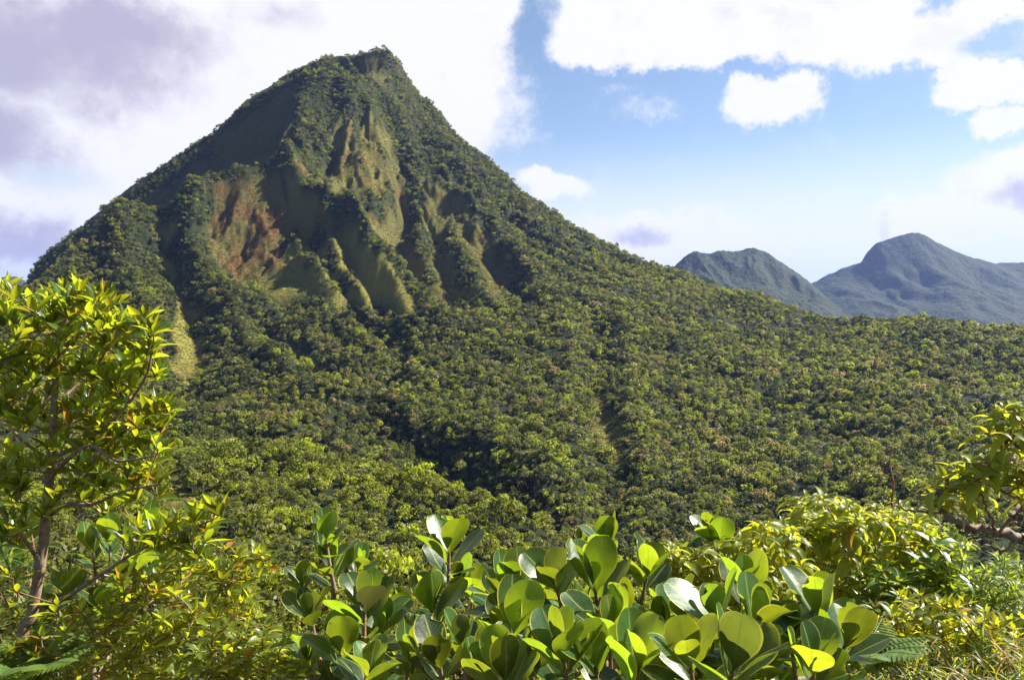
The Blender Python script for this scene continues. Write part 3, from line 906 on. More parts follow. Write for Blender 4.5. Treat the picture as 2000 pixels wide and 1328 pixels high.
KINDS = [('round', 20, 22, .52, 3.6), ('round', 24, 18, .58, 3.8), ('flat', 18, 22, .55, 5.0), ('tall', 22, 18, .52, 6.5), ('bush', 14, 22, .50, 1.4), ('round', 16, 22, .60, 3.5)]
CROWN, TRUNK = [], []
lib = bpy.data.collections.new('forest_tree_kinds')
for i, (k, nc, nl, sz, th) in enumerate(KINDS):
    cmb, tmb, both = MB(), MB(), MB()
    cl_ = crown_mb(k, cmb, nc, nl, sz)
    trunk_mb(tmb, cl_, th)
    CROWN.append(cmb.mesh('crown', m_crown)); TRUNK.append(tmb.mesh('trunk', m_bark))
    for q, mi in ((cmb, 0), (tmb, 1)):
        for V, F_, U, R_ in zip(q.V, q.F, q.U, q.R):
            pass
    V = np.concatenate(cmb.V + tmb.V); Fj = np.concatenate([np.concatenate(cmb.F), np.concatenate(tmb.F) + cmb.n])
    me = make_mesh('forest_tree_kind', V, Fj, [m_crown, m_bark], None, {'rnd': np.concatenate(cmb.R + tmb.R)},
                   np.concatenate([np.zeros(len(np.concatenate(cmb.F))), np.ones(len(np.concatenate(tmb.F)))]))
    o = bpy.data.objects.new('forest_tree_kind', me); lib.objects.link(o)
pm = MB(); palm_crown_mb(pm)
tm = MB(); trunk_mb(tm, [], 5.4, 0.12)
CROWN.append(pm.mesh('crown', m_crown)); TRUNK.append(tm.mesh('trunk', m_bark))
V = np.concatenate(pm.V + tm.V); Fj = np.concatenate([np.concatenate(pm.F), np.concatenate(tm.F) + pm.n])
o = bpy.data.objects.new('forest_tree_kind', make_mesh('forest_tree_kind', V, Fj, [m_crown, m_bark], None, {'rnd': np.concatenate(pm.R + tm.R)},
    np.concatenate([np.zeros(len(np.concatenate(pm.F))), np.ones(len(np.concatenate(tm.F)))])))
lib.objects.link(o)
for i, o in enumerate(lib.objects): o.name = 'forest_tree_kind_%02d' % i   # keeps the picking order

# where trees stand: jittered rows over the ground, thinned on grass, dropped where the land hides them well
slope_v = Z / GY
run = np.maximum.accumulate(slope_v, axis=0)


def sample(arr, x, y):
    fi = (np.log(y) - lo_y) / (hi_y - lo_y) * (NY - 1); fj = (x / y + .86) / 1.72 * (NA - 1)
    i = np.clip(fi.astype(int), 0, NY - 2); j = np.clip(fj.astype(int), 0, NA - 2)
    a, b = fi - i, fj - j
    return (arr[i, j] * (1 - a) * (1 - b) + arr[i + 1, j] * a * (1 - b) + arr[i, j + 1] * (1 - a) * b + arr[i + 1, j + 1] * a * b)


step = 3.7
tx, ty = np.meshgrid(np.arange(-1000, 1000, step), np.arange(90, 1560, step))
tx = (tx + rng.uniform(-.5, .5, tx.shape) * step * 1.1).ravel(); ty = (ty + rng.uniform(-.5, .5, ty.shape) * step * 1.1).ravel()
k = (np.abs(tx / ty) < 0.80) & (ty > 95)
tx, ty = tx[k], ty[k]
tz = sample(Z, tx, ty)
hid = sample(run, tx, ty) * ty - tz          # how far the point lies under the line of sight
k = hid < 14
tx, ty, tz = tx[k], ty[k], tz[k]
g = sample(grass, tx, ty)
clump = fbm(tx, ty, 14, 3, 0.6, 5)
dens = np.where(g > 0.5, np.clip(0.22 + 1.8 * (clump - 0.14), 0.10, 1), np.clip(1.25 + 2.2 * fbm(tx, ty, 22, 2, .5, 6), 0.25, 1))
k = rng.random(len(tx)) < dens
tx, ty, tz, g = tx[k], ty[k], tz[k], g[k]
n = len(tx)
scl = (0.42 + 0.72 * rng.random(n) ** 2.2) * np.where(g > 0.5, 0.45, 1.0) * np.where(ty > 900, 0.85, 1.0)
kind = rng.choice(7, n, p=[.21, .18, .12, .13, .12, .16, .08])
kind = np.where(g > 0.5, 4, kind)
big = rng.random(n) < 0.07
scl = np.where(big & (g < .5), scl * 1.7, scl)
rot = np.stack([rng.normal(0, .09, n), rng.normal(0, .09, n), rng.uniform(0, 6.28, n)], -1)
base_z = tz - 1.4 * scl
# trunks sunk so that the crowns close over the ground
pu, pv = to_px(np.stack([tx, ty, tz + 4], -1))
vis = hid[:0]
hid2 = sample(run, tx, ty) * ty - tz
apart = (pu > 330) & (pu < 1990) & (pv > 700) & (pv < np.interp(pu, [330, 560, 620, 860, 1060, 1300, 1480, 1800, 2000], [1060, 1120, 990, 1000, 1030, 1040, 1000, 930, 760])) & (hid2 < 1.5) & (g < .5)
order = np.argsort(np.where(apart, ty / scl, 1e9))[:300]
solo = np.zeros(n, bool); solo[order] = True
solo &= apart

keep = ~solo
me = bpy.data.meshes.new('forest')
me.vertices.add(int(keep.sum()))
me.vertices.foreach_set('co', np.stack([tx, ty, base_z], -1)[keep].astype(np.float32).ravel())
for nm, ty_, arr in (('kind', 'INT', kind[keep].astype(np.int32)), ('size', 'FLOAT', scl[keep].astype(np.float32)), ('turn', 'FLOAT_VECTOR', rot[keep].astype(np.float32).ravel())):
    a = me.attributes.new(nm, ty_, 'POINT')
    a.data.foreach_set('vector' if ty_ == 'FLOAT_VECTOR' else 'value', arr)
me.materials.append(m_crown)
forest = tag(link('forest', me), 'dense green forest covering the mountain slopes and valley', 'forest', kind='stuff')
ng = bpy.data.node_groups.new('forest_trees', 'GeometryNodeTree')
ng.interface.new_socket('Geometry', in_out='INPUT', socket_type='NodeSocketGeometry')
ng.interface.new_socket('Geometry', in_out='OUTPUT', socket_type='NodeSocketGeometry')
gi, go = ng.nodes.new('NodeGroupInput'), ng.nodes.new('NodeGroupOutput')
ip = ng.nodes.new('GeometryNodeInstanceOnPoints')
ci = ng.nodes.new('GeometryNodeCollectionInfo')
ci.inputs['Collection'].default_value = lib
ci.inputs['Separate Children'].default_value = True
ci.inputs['Reset Children'].default_value = True


def named(nm, typ):
    a = ng.nodes.new('GeometryNodeInputNamedAttribute'); a.data_type = typ; a.inputs['Name'].default_value = nm
    return a.outputs['Attribute']


L_ = ng.links
L_.new(gi.outputs[0], ip.inputs['Points']); L_.new(ci.outputs[0], ip.inputs['Instance'])
ip.inputs['Pick Instance'].default_value = True
L_.new(named('kind', 'INT'), ip.inputs['Instance Index'])
er = ng.nodes.new('FunctionNodeEulerToRotation')
L_.new(named('turn', 'FLOAT_VECTOR'), er.inputs[0]); L_.new(er.outputs[0], ip.inputs['Rotation'])
L_.new(named('size', 'FLOAT'), ip.inputs['Scale'])
L_.new(ip.outputs[0], go.inputs[0])
md = forest.modifiers.new('trees', 'NODES'); md.node_group = ng

# coarse grass on the bare faces: tufts, tinted by the ground they grow on
m_tuft, t, out = new_mat('slope_grass')
pa = t.new('ShaderNodeAttribute', attribute_type='INSTANCER', attribute_name='pale').outputs['Fac']
so = t.new('ShaderNodeAttribute', attribute_type='INSTANCER', attribute_name='soil').outputs['Fac']
oi = t.new('ShaderNodeObjectInfo').outputs['Random']
rnd = t.attr('rnd').outputs['Fac']
col = t.mix(pa, (0.078, 0.074, 0.022), (0.225, 0.205, 0.042))
col = t.mix(t.ramp(oi, 0.3, 0.8, 0.0, 0.6), col, (0.110, 0.140, 0.026))
col = t.mix(t.math('MULTIPLY', t.ramp(oi, 0.25, 0.45, 0.9, 0.0), so), col, (0.160, 0.085, 0.026))
hs = t.new('ShaderNodeHueSaturation'); t.l.new(t.math('MULTIPLY_ADD', rnd, 0.9, 0.6), hs.inputs['Value']); t.l.new(col, hs.inputs['Color'])
d_ = t.new('ShaderNodeBsdfDiffuse'); t.l.new(hs.outputs[0], d_.inputs[0])
tr = t.new('ShaderNodeBsdfTranslucent'); t.l.new(hs.outputs[0], tr.inputs[0])
mx = t.new('ShaderNodeMixShader'); mx.inputs[0].default_value = 0.35
t.l.new(d_.outputs[0], mx.inputs[1]); t.l.new(tr.outputs[0], mx.inputs[2]); t.l.new(mx.outputs[0], out.inputs[0])
lib2 = bpy.data.collections.new('slope_grass_kinds')
for q in range(3):
    mb = MB()
    for i in range(46):
        th = random.random() * 6.28; r = 1.1 * math.sqrt(random.random())
        leaf(mb, np.array([r * math.cos(th), r * math.sin(th), -.25]), np.array([random.uniform(-.8, .8), random.uniform(-.8, .8), 1]), rng.normal(size=3), random.uniform(.5, 1.15), .16, prof_blade, curl=random.uniform(.3, 1.5), fold=0, nt=4, nx=2)
    lib2.objects.link(bpy.data.objects.new('slope_grass_kind_%d' % q, mb.mesh('slope_grass_kind', m_tuft)))
qx, qy = np.meshgrid(np.arange(-700, 400, 1.7), np.arange(180, 1500, 1.7))
qx = (qx + rng.uniform(-.9, .9, qx.shape)).ravel(); qy = (qy + rng.uniform(-.9, .9, qy.shape)).ravel()
k = np.abs(qx / qy) < 0.78
qx, qy = qx[k], qy[k]
qg = sample(grass, qx, qy); qz = sample(Z, qx, qy)
k = (qg > 0.3) & (sample(run, qx, qy) * qy - qz < 5) & (rng.random(len(qx)) < 0.8)
qx, qy, qz = qx[k], qy[k], qz[k]
me = bpy.data.meshes.new('slope_grass')
nq = len(qx)
me.vertices.add(nq)
me.vertices.foreach_set('co', np.stack([qx, qy, qz], -1).astype(np.float32).ravel())
for nm, ty_, arr in (('kind', 'INT', rng.integers(0, 3, nq).astype(np.int32)), ('size', 'FLOAT', rng.uniform(.5, 1.3, nq).astype(np.float32)),
                     ('turn', 'FLOAT_VECTOR', np.stack([rng.normal(.35, .2, nq), rng.normal(0, .2, nq), rng.uniform(0, 6.28, nq)], -1).astype(np.float32).ravel()),
                     ('pale', 'FLOAT', sample(pale, qx, qy).astype(np.float32)), ('soil', 'FLOAT', sample(soil, qx, qy).astype(np.float32))):
    a = me.attributes.new(nm, ty_, 'POINT')
    a.data.foreach_set('vector' if ty_ == 'FLOAT_VECTOR' else 'value', arr)
me.materials.append(m_tuft)
sg = tag(link('slope_grass', me), 'coarse yellow and brown grass on the steep bare faces of the mountain', 'grass', kind='stuff')
ng2 = ng.copy()
[nd for nd in ng2.nodes if nd.bl_idname == 'GeometryNodeCollectionInfo'][0].inputs['Collection'].default_value = lib2
md = sg.modifiers.new('tufts', 'NODES'); md.node_group = ng2
print('TUFTS', nq)

TREE_LABELS = {
 'round': 'round bushy tree crowded among others on the forested slope below the mountain',
 'flat': 'spreading flat topped tree in the canopy of the forested lower slope',
 'tall': 'tall narrow tree standing in the dense canopy of the lower slope',
 'bush': 'low bushy tree filling a gap in the canopy of the lower slope',
 'palm': 'small palm with arching fronds in the canopy of the lower slope'}
KN = [q[0] for q in KINDS] + ['palm']
for i in np.flatnonzero(solo):
    kd = KN[kind[i]]
    e = bpy.data.objects.new('palm_tree' if kd == 'palm' else 'forest_tree', None)
    C.objects.link(e)
    e.location = (tx[i], ty[i], base_z[i]); e.rotation_euler = rot[i]; e.scale = (scl[i],) * 3
    e.empty_display_size = 0.2
    tag(e, TREE_LABELS[kd], 'tree', kd + ' trees of the near canopy')
    link('crown', CROWN[kind[i]], e); link('trunk', TRUNK[kind[i]], e)
print('FOREST', n, 'solo', int(solo.sum()))

# ------------------------------------------------------------------ plants in front: shared machinery
UP = np.array([0, 0, 1.0])


def w3(u, v, Y): return np.array(at(u, v, Y))


def grow(mb, base, tips, r0, r1=0.002, sag=0.12, start=None, mi=0, pieces=None):
    """branching stems: each tip is joined to the nearest node already grown; with pieces, every sprig off the start nodes gets a mesh of its own"""
    nodes = [np.asarray(base, float)] if start is None else [np.asarray(q, float) for q in start]
    own = [None] * len(nodes)
    first = nodes[0]
    for tp in sorted(tips, key=lambda q: np.linalg.norm(q - first)):
        i = int(np.argmin(np.linalg.norm(tp - np.array(nodes), axis=1)))
        b = nodes[i]
        L = np.linalg.norm(tp - b)
        if L < 1e-4: continue
        m = mb
        if pieces is not None:
            if own[i] is None: pieces.append(MB()); m = pieces[-1]
            else: m = own[i]
        mid = (b + tp) / 2 + np.array([random.uniform(-.1, .1) * L, random.uniform(-.1, .1) * L, -sag * L])
        P = spline([b, mid, tp], 5)
        h = np.linalg.norm(b - first)
        ra = max(r1 * 1.6, r0 * math.exp(-1.6 * h) * 0.5)
        tube(m, P, np.linspace(ra, r1, len(P)), 6, rnd=random.random(), mi=mi)
        nodes += list(P[2::2]); own += [m] * len(P[2::2])


def whorl(mb, p, ax, n, L, W, prof, spread=(0.35, 1.2), curl=(0.2, 0.7), fold=0.25, mi=0, droop=0.0, nt=7, nx=3, petiole=0.06, rise=0.02, rnd=None, twist=0.0):
    ax = unit(ax)
    a = unit(np.cross(ax, [0.3, 0.8, 0.1])); b = np.cross(ax, a)
    ph = random.random() * 6.28
    for i in range(n):
        th = ph + i * 2.4
        f = i / max(1, n - 1)
        out_ = math.cos(th) * a + math.sin(th) * b
        tilt = spread[0] + (spread[1] - spread[0]) * f + random.uniform(-.15, .15)
        d = math.cos(tilt) * ax + math.sin(tilt) * out_ - droop * UP
        nr = math.cos(tilt) * -out_ + math.sin(tilt) * ax
        k = (0.62 + 0.38 * f if i > 0 else 0.5) * random.choice((1, 1, 1, .8, .6))
        leaf(mb, p - ax * rise * f * n * L * .25, d, nr + 0.2 * rng.normal(size=3), L * k * random.uniform(.85, 1.15), W * k * random.uniform(.85, 1.15), prof,
             curl=random.uniform(*curl), fold=fold, nt=nt, nx=nx, mi=mi, petiole=petiole, rnd=rnd if rnd is not None else random.random(), twist=random.uniform(-1, 1) * twist)


def thing(name, loc, label, cat, group=None):
    e = bpy.data.objects.new(name, None)
    e.empty_display_size = 0.1
    e.location = loc
    C.objects.link(e)
    return tag(e, label, cat, group)


# ------------------------------------------------------------------ thick round-leaved shrubs
m_round = leaf_mat('round_leaf', (0.018, 0.064, 0.018), (0.070, 0.108, 0.016), (0.40, 0.52, 0.018), rough=0.34, spec=0.38, trans=0.40,
                   rib=(0.30, 0.36, 0.08), margin=(0.50, 0.48, 0.06), hue=0.02, val=0.75, veins=0.3, stain=0.7,
                   old=(0.09, 0.085, 0.035), old_from=0.975, old_glow=(0.15, 0.13, 0.03))
m_twig = bark_mat('reddish_stem', (0.17, 0.075, 0.035), (0.26, 0.13, 0.07), 60.0)
m_bark2 = bark_mat('brown_bark', (0.13, 0.070, 0.040), (0.27, 0.165, 0.105), 70.0)


def shoot(par, u, v, Y, Lpx, turn=None, lean=(0, 0), pairs=4, tight=1.0, wr=0.66, to=None, stem_mb=None, name='leaf_cluster'):
    """a shoot of opposite leaves, each pair turned a quarter round against the last; apex at pixel (u, v)"""
    mb = MB()
    p = w3(u, v, Y)
    L = 1.05 * Lpx / FPX * Y
    ax = unit(np.array([lean[0] + random.uniform(-.1, .1), lean[1] + random.uniform(-.1, .1), 1.0]))
    a = unit(np.cross(ax, [0.0, 1.0, 0.05])); b = np.cross(ax, a)
    turn = random.random() * 3.14 if turn is None else turn
    for k in range(pairs):
        tilt = (0.22, 0.50, 0.88, 1.25, 1.6)[k] * tight
        ll = L * (0.78, 1.0, 1.0, 0.95, 0.9)[k]
        q = p - ax * L * (0.0, 0.10, 0.30, 0.55, 0.8)[k]
        for s_ in (0, math.pi):
            th = turn + k * math.pi / 2 + s_ + random.uniform(-.25, .25)
            o_ = math.cos(th) * a + math.sin(th) * b
            ti = tilt * random.uniform(.8, 1.15)
            d = math.cos(ti) * ax + math.sin(ti) * o_
            nr = -math.cos(ti) * o_ + math.sin(ti) * ax + 0.15 * rng.normal(size=3)
            ln_ = ll * random.uniform(.85, 1.12)
            leaf(mb, q, d, nr, ln_, ln_ * wr * random.uniform(.88, 1.1), prof_round, curl=random.uniform(-.55, .55), fold=random.uniform(0.02, .32),
                 nt=18, nx=9, petiole=0.08, wave=random.uniform(0, .05), bite=random.choice((0, 0, 0, .35, .6)) , rnd=random.random())
    tube(mb, [p + ax * L * .05, p - ax * L * .85], [L * .03, L * .055], 7, mi=1)
    o = mb.build(name, [m_round, m_twig], par)
    return p - ax * L * .8


ROUND = [  # label, root (x, y), shoots (u, v, Y, leaf px, turn, lean)
 ('tall round-leaved shrub with the two-tiered shoot, at the edge of the small-leaved bushes', (-0.62, 2.5),
  [(637,1052,2.3,66,0.5,(-.05,0)), (648,1112,2.32,74,1.3,(-.05,0)), (590,1142,2.35,50,1.0,(-.2,0)), (700,1112,2.5,50,.3,(.15,0)), (712,1192,2.0,92,.8,(0,0)), (672,1282,1.9,88,.2,(-.1,0)),
   (607,1205,2.2,66,1.9,(-.3,0)), (745,1235,2.2,75,2.2,(.15,0)), (600,1290,2.1,70,1.1,(-.2,0)), (720,1320,1.7,95,2.5,(0,0)), (800,1290,2.0,80,.9,(.1,0))]),
 ('round-leaved shrub holding up one lone shoot over its neighbours, beside the bitten yellow leaf', (-0.15, 2.4),
  [(877,1078,2.2,84,.65,(-.05,0)), (890,1142,2.3,64,2.1,(.1,0)), (842,1192,2.1,84,.4,(-.15,0)), (926,1160,2.3,62,1.2,(.2,0)), (905,1262,1.8,76,1.5,(0,0)), (860,1300,1.7,92,.3,(-.1,0)),
   (945,1310,1.6,84,2.6,(.1,0)), (790,1200,2.4,62,.2,(-.3,0)), (960,1230,2.1,70,1.7,(.2,0))]),
 ('round-leaved shrub with a bitten bright yellow leaf above a broad green one', (0.05, 2.0),
  [(1003,1162,2.0,92,.9,(-.05,.0)), (1005,1238,1.6,104,.35,(.05,0)), (975,1175,2.1,70,2.3,(-.2,0)), (1050,1180,2.1,66,1.1,(.1,0)), (1040,1310,1.5,96,1.9,(.1,0)), (985,1325,1.45,100,.6,(-.1,0))]),
 ('broad round-leaved shrub with a fan of yellow-green leaves, tallest of the middle shrubs', (0.3, 1.9),
  [(1163,1152,1.75,108,.5,(-.05,0)), (1182,1072,2.0,70,1.5,(0,0)), (1150,1090,2.2,62,.2,(-.1,0)), (1088,1150,1.9,84,1.0,(-.3,0)), (1262,1132,2.0,84,.8,(.2,0)), (1215,1205,1.7,72,2.2,(.1,0)),
   (1100,1285,1.45,108,.45,(-.2,0)), (1165,1310,1.45,112,1.6,(0,0)), (1245,1312,1.4,122,.7,(.05,0)), (1190,1240,1.65,90,2.4,(.0,0)), (1310,1110,2.5,58,1.4,(.2,0))]),
 ('small round-leaved shrub poking up through the drooping-leaved thicket', (0.75, 2.9),
  [(1402,1072,2.6,66,.35,(-.05,0)), (1388,1042,2.62,50,1.1,(-.2,0)), (1345,1098,2.6,50,1.4,(-.3,0)), (1430,1110,2.7,56,.2,(.3,0))]),
 ('large round-leaved shrub with the biggest pale yellow leaf, by the bottom of the view', (0.5, 1.5),
  [(1405,1225,1.5,112,1.25,(-.1,0)), (1430,1318,1.25,150,.9,(.1,-.1)), (1345,1215,1.6,104,.3,(-.3,0)), (1475,1225,1.55,98,.5,(.25,0)), (1350,1310,1.35,120,1.7,(-.2,0)), (1290,1250,1.6,92,2.3,(-.2,0)), (1450,1160,1.75,82,1.9,(.1,0))]),
 ('round-leaved shrub with wide-spread dark leaves beside the grass bank', (0.95, 1.9),
  [(1603,1218,1.6,112,.55,(.0,0)), (1650,1262,1.55,104,.2,(.4,0)), (1545,1255,1.6,90,1.5,(-.2,0)), (1590,1312,1.45,104,2.4,(0,-.1)), (1500,1300,1.5,100,.9,(-.1,0))]),
 ('round-leaved shrub growing behind the slender trunk of the small-leaved tree', (-1.75, 3.4),
  [(215,1060,3.1,66,.4,(0,0)), (182,1078,3.2,62,1.2,(-.1,0)), (130,1160,3.1,66,.9,(-.2,0)), (268,1110,3.1,64,.3,(.2,0)), (240,1140,3.0,60,1.8,(0,0)), (292,1035,3.3,54,1.0,(.2,0)), (205,1195,2.9,66,2.2,(0,0)),
   (60,1040,3.3,60,1.3,(-.1,0)), (150,1240,2.9,70,.5,(0,0)), (90,1250,3.0,66,1.6,(-.2,0)), (300,1120,3.2,60,2.7,(.2,0))]),
]
for lab, (rx, ry), shoots in ROUND:
    root = np.array([rx, ry, float(hill_z(rx, ry)) - 0.05])
    e = thing('round_leaved_shrub', root, lab, 'shrub', 'round-leaved shrubs in front')
    us, vs, ys = (np.array([q[k] for q in shoots]) for k in (0, 1, 2))
    shoots = list(shoots)
    for _ in range(9 if rx > -1.5 else 4):                # lower shoots that fill the inside of the bush
        shoots.append((random.uniform(us.min() - 20, us.max() + 20), random.uniform(max(vs.mean(), 1190), 1400) if rx > -1.5 else random.uniform(1080, 1260),
                       ys.mean() + random.uniform(0, .5), random.uniform(.085, .11) * FPX / (ys.mean() + .25), None, (random.uniform(-.4, .4), random.uniform(-.3, .1))))
    tips = [shoot(e, u, v, Y, L, tn, ln_) for (u, v, Y, L, tn, ln_) in shoots]
    smb = MB()
    crown_c = np.mean(tips, axis=0)
    st = spline([root, root * .6 + crown_c * .4 + np.array([.03, 0, -.1]), crown_c - np.array([0, 0, .18])], 6)
    tube(smb, st, np.linspace(.03, .016, len(st)), 8)
    grow(smb, root, tips, .022, .0055, 0.1, start=list(st[4:]))
    smb.build('stem', m_bark2, e)

# ------------------------------------------------------------------ slender tree with whorled narrow leaves
m_narrow = leaf_mat('narrow_leaf', (0.042, 0.092, 0.013), (0.085, 0.118, 0.018), (0.52, 0.56, 0.018), rough=0.3, spec=0.5, trans=0.48,
                    rib=(0.28, 0.32, 0.06), hue=0.022, val=0.8, old=(0.42, 0.20, 0.022), old_from=0.965, stain=.4)
root = w3(38, 1330, 2.55); root[2] = hill_z(root[0], root[1]) - .05
e = thing('slender_tree', root, 'slender tree with reddish trunk and whorls of glossy narrow leaves', 'tree')
TR = [root, w3(42, 1310, 2.55), w3(62, 1200, 2.56), w3(82, 1080, 2.58), w3(92, 980, 2.6), w3(102, 880, 2.62), (w3(106, 790, 2.64)), w3(110, 715, 2.66), w3(118, 655, 2.68), w3(140, 610, 2.7)]
tp = spline(TR, 8)
mb = MB()
tube(mb, tp, np.interp(np.linspace(0, 1, len(tp)), [0, .3, .6, .85, 1], [.0195, .0165, .0125, .008, .004]), 10)
mb.build('trunk', m_bark2, e)
BR = [
 [(100,895,2.62),(150,872,2.55),(200,838,2.5),(245,795,2.45),(285,735,2.4),(300,670,2.38)],
 [(100,900,2.62),(70,880,2.7),(35,852,2.75),(5,800,2.8),(-30,740,2.8)],
 [(110,722,2.66),(80,690,2.7),(45,652,2.72),(15,610,2.75),(-5,575,2.75)],
 [(92,985,2.6),(140,950,2.7),(190,905,2.75),(240,870,2.8),(290,850,2.8)],
 [(70,1185,2.57),(130,1165,2.5),(200,1120,2.45),(270,1075,2.4),(350,1040,2.38),(415,1015,2.36)],
 [(80,1100,2.58),(45,1050,2.5),(10,1010,2.45),(-30,960,2.4)],
 [(106,800,2.64),(140,760,2.7),(185,720,2.75),(220,660,2.78)],
 [(97,935,2.61),(130,900,2.45),(175,870,2.4),(230,900,2.35),(300,890,2.33)],
 [(88,1015,2.6),(130,985,2.5),(180,985,2.45),(240,960,2.4),(310,945,2.38)],
]
bnodes = [[] for _ in BR]
allb = list(tp[40:])
for bi, b in enumerate(BR):
    P = spline([w3(*q) for q in b], 6)
    mb = MB(); tube(mb, P, np.linspace(.0075, .0028, len(P)), 7)
    mb.build('branch', m_bark2, e)
    bnodes[bi] = P
    allb += list(P[2:])
DISCS = [(20,600,45,5),(60,640,50,7),(130,600,50,9),(185,605,38,8),(225,650,45,8),(285,655,32,8),(285,725,42,9),(225,730,60,10),(150,700,60,10),(90,730,60,9),(30,720,50,9),(30,800,50,8),
         (80,810,60,7),(160,800,60,8),(230,810,55,8),(290,830,36,6),(318,805,20,4),(300,890,30,6),(240,880,50,7),(160,890,60,7),(50,880,55,8),(15,950,40,6),(110,950,40,4),(200,960,50,6),(280,955,36,6),
         (330,1045,40,7),(400,1015,30,7),(380,1070,32,5),(270,1065,40,5),(30,1040,36,5),(60,1000,40,4)]
mb, sm = MB(), MB()
tips = []
for (u, v, r, k) in DISCS:
    for _ in range(int(k * 2.0)):
        th, rr = random.random() * 6.28, r * math.sqrt(random.random())
        uu, vv = u + rr * math.cos(th), v + rr * math.sin(th) * .9
        if abs(uu - np.interp(vv, [600, 800, 1000, 1300], [118, 106, 90, 42])) < 26 and vv > 680 and random.random() < .6: continue
        tips.append(w3(uu, vv, random.uniform(2.35, 2.9)))
for q in ((205,585,2.6),(190,580,2.6),(165,590,2.65),(130,580,2.7),(280,630,2.4),(300,650,2.4),(300,690,2.4),(15,560,2.7),(330,800,2.4),(430,1005,2.35),(60,590,2.7),(100,600,2.7)):
    tips.append(w3(*q))
pcs = []
grow(sm, root, tips, .006, .0018, .06, start=allb, pieces=pcs)
for q in pcs: q.build('twig', m_twig, e)
for q in tips:
    ax = np.array([random.uniform(-.5, .5), random.uniform(-.5, .5), 1.0])
    whorl(mb, q, ax, random.randint(7, 10), .087, .027, prof_lance, (0.1, 1.0), (-.1, .8), .3, nt=8, nx=5, rise=.06, twist=.5)
mb.build('crown', m_narrow, e)

# ------------------------------------------------------------------ small-leaved yellow-green bushes
m_small = leaf_mat('small_yellow_leaf', (0.095, 0.150, 0.018), (0.130, 0.155, 0.022), (0.60, 0.60, 0.018), rough=0.36, spec=0.5, trans=0.52,
                   rib=(0.34, 0.34, 0.06), hue=0.02, val=0.5, old=(0.50, 0.20, 0.02), old_from=0.955)


def bush(name, label, root_xy, discs, Yr, mat, L, W, prof, nleaf, group=None, spread=(.2, 1.3), curl=(.1, .7), fold=.25, droop=0, bark=None, cat='shrub', r0=.014, part='foliage', nx=3, nt=7, ax_k=.4, more=1.0):
    root = np.array([root_xy[0], root_xy[1], float(hill_z(*root_xy)) - .04])
    e = thing(name, root, label, cat, group)
    tips, mb, sm = [], MB(), MB()
    for (u, v, r, k) in discs:
        for _ in range(int(k * more)):
            th, rr = random.random() * 6.28, r * math.sqrt(random.random())
            tips.append(w3(u + rr * math.cos(th), v + rr * math.sin(th), random.uniform(*Yr)))
    low = np.mean(tips, axis=0) * .75 + root * .25
    st = spline([root, root * .55 + low * .45 + np.array([.04, .03, 0]), low], 6)
    tube(sm, st, np.linspace(r0, r0 * .5, len(st)), 7)
    grow(sm, root, tips, r0 * .8, .0016, .05, start=list(st[3:]))
    sm.build('stem', bark or m_twig, e)
    for q in tips:
        ax = np.array([random.uniform(-ax_k, ax_k), random.uniform(-ax_k, ax_k), 1.0])
        whorl(mb, q, ax, random.randint(nleaf - 2, nleaf + 1), L, W, prof, spread, curl, fold, droop=droop, nt=nt, nx=nx, rise=.06)
    mb.build(part, mat, e)
    return e


bush('leafy_bush', 'small-leaved bush with orange old leaves, its upright sprigs standing clear of the rest', (-1.2, 2.9),
     [(480,1115,40,14),(510,1090,22,8),(430,1120,40,12),(400,1170,50,14),(470,1170,40,12),(450,1100,30,6),(380,1120,40,10)], (2.6, 3.0), m_small, .068, .021, prof_lance, 8, 'small-leaved yellow-green bushes')
bush('leafy_bush', 'glossy small-leaved bush packed under the low side branch of the slender tree', (-1.5, 2.6),
     [(330,1130,50,12),(330,1200,60,20),(250,1230,60,20),(180,1250,50,14),(260,1180,50,12),(400,1230,50,18),(300,1290,60,20)], (2.3, 2.8), m_small, .066, .021, prof_lance, 8, 'small-leaved yellow-green bushes', more=1.4)
bush('leafy_bush', 'low yellow-leaved bush with rounder leaves next to the thick round leaves', (-0.9, 2.1),
     [(470,1255,50,22),(530,1260,40,18),(420,1290,50,20),(500,1310,50,22),(570,1310,30,10),(380,1320,50,16)], (1.95, 2.4), m_small, .050, .022, prof_oval, 7, 'small-leaved yellow-green bushes', curl=(.4, 1.3), more=1.4)
bush('leafy_bush', 'sparse small-leaved bush at the foot of the slender trunk', (-1.75, 2.5),
     [(30,1240,50,14),(110,1290,60,22),(190,1310,60,18),(20,1310,40,10),(30,1150,40,8),(140,1200,40,6)], (2.2, 2.7), m_small, .064, .020, prof_lance, 7, 'small-leaved yellow-green bushes', more=1.4)

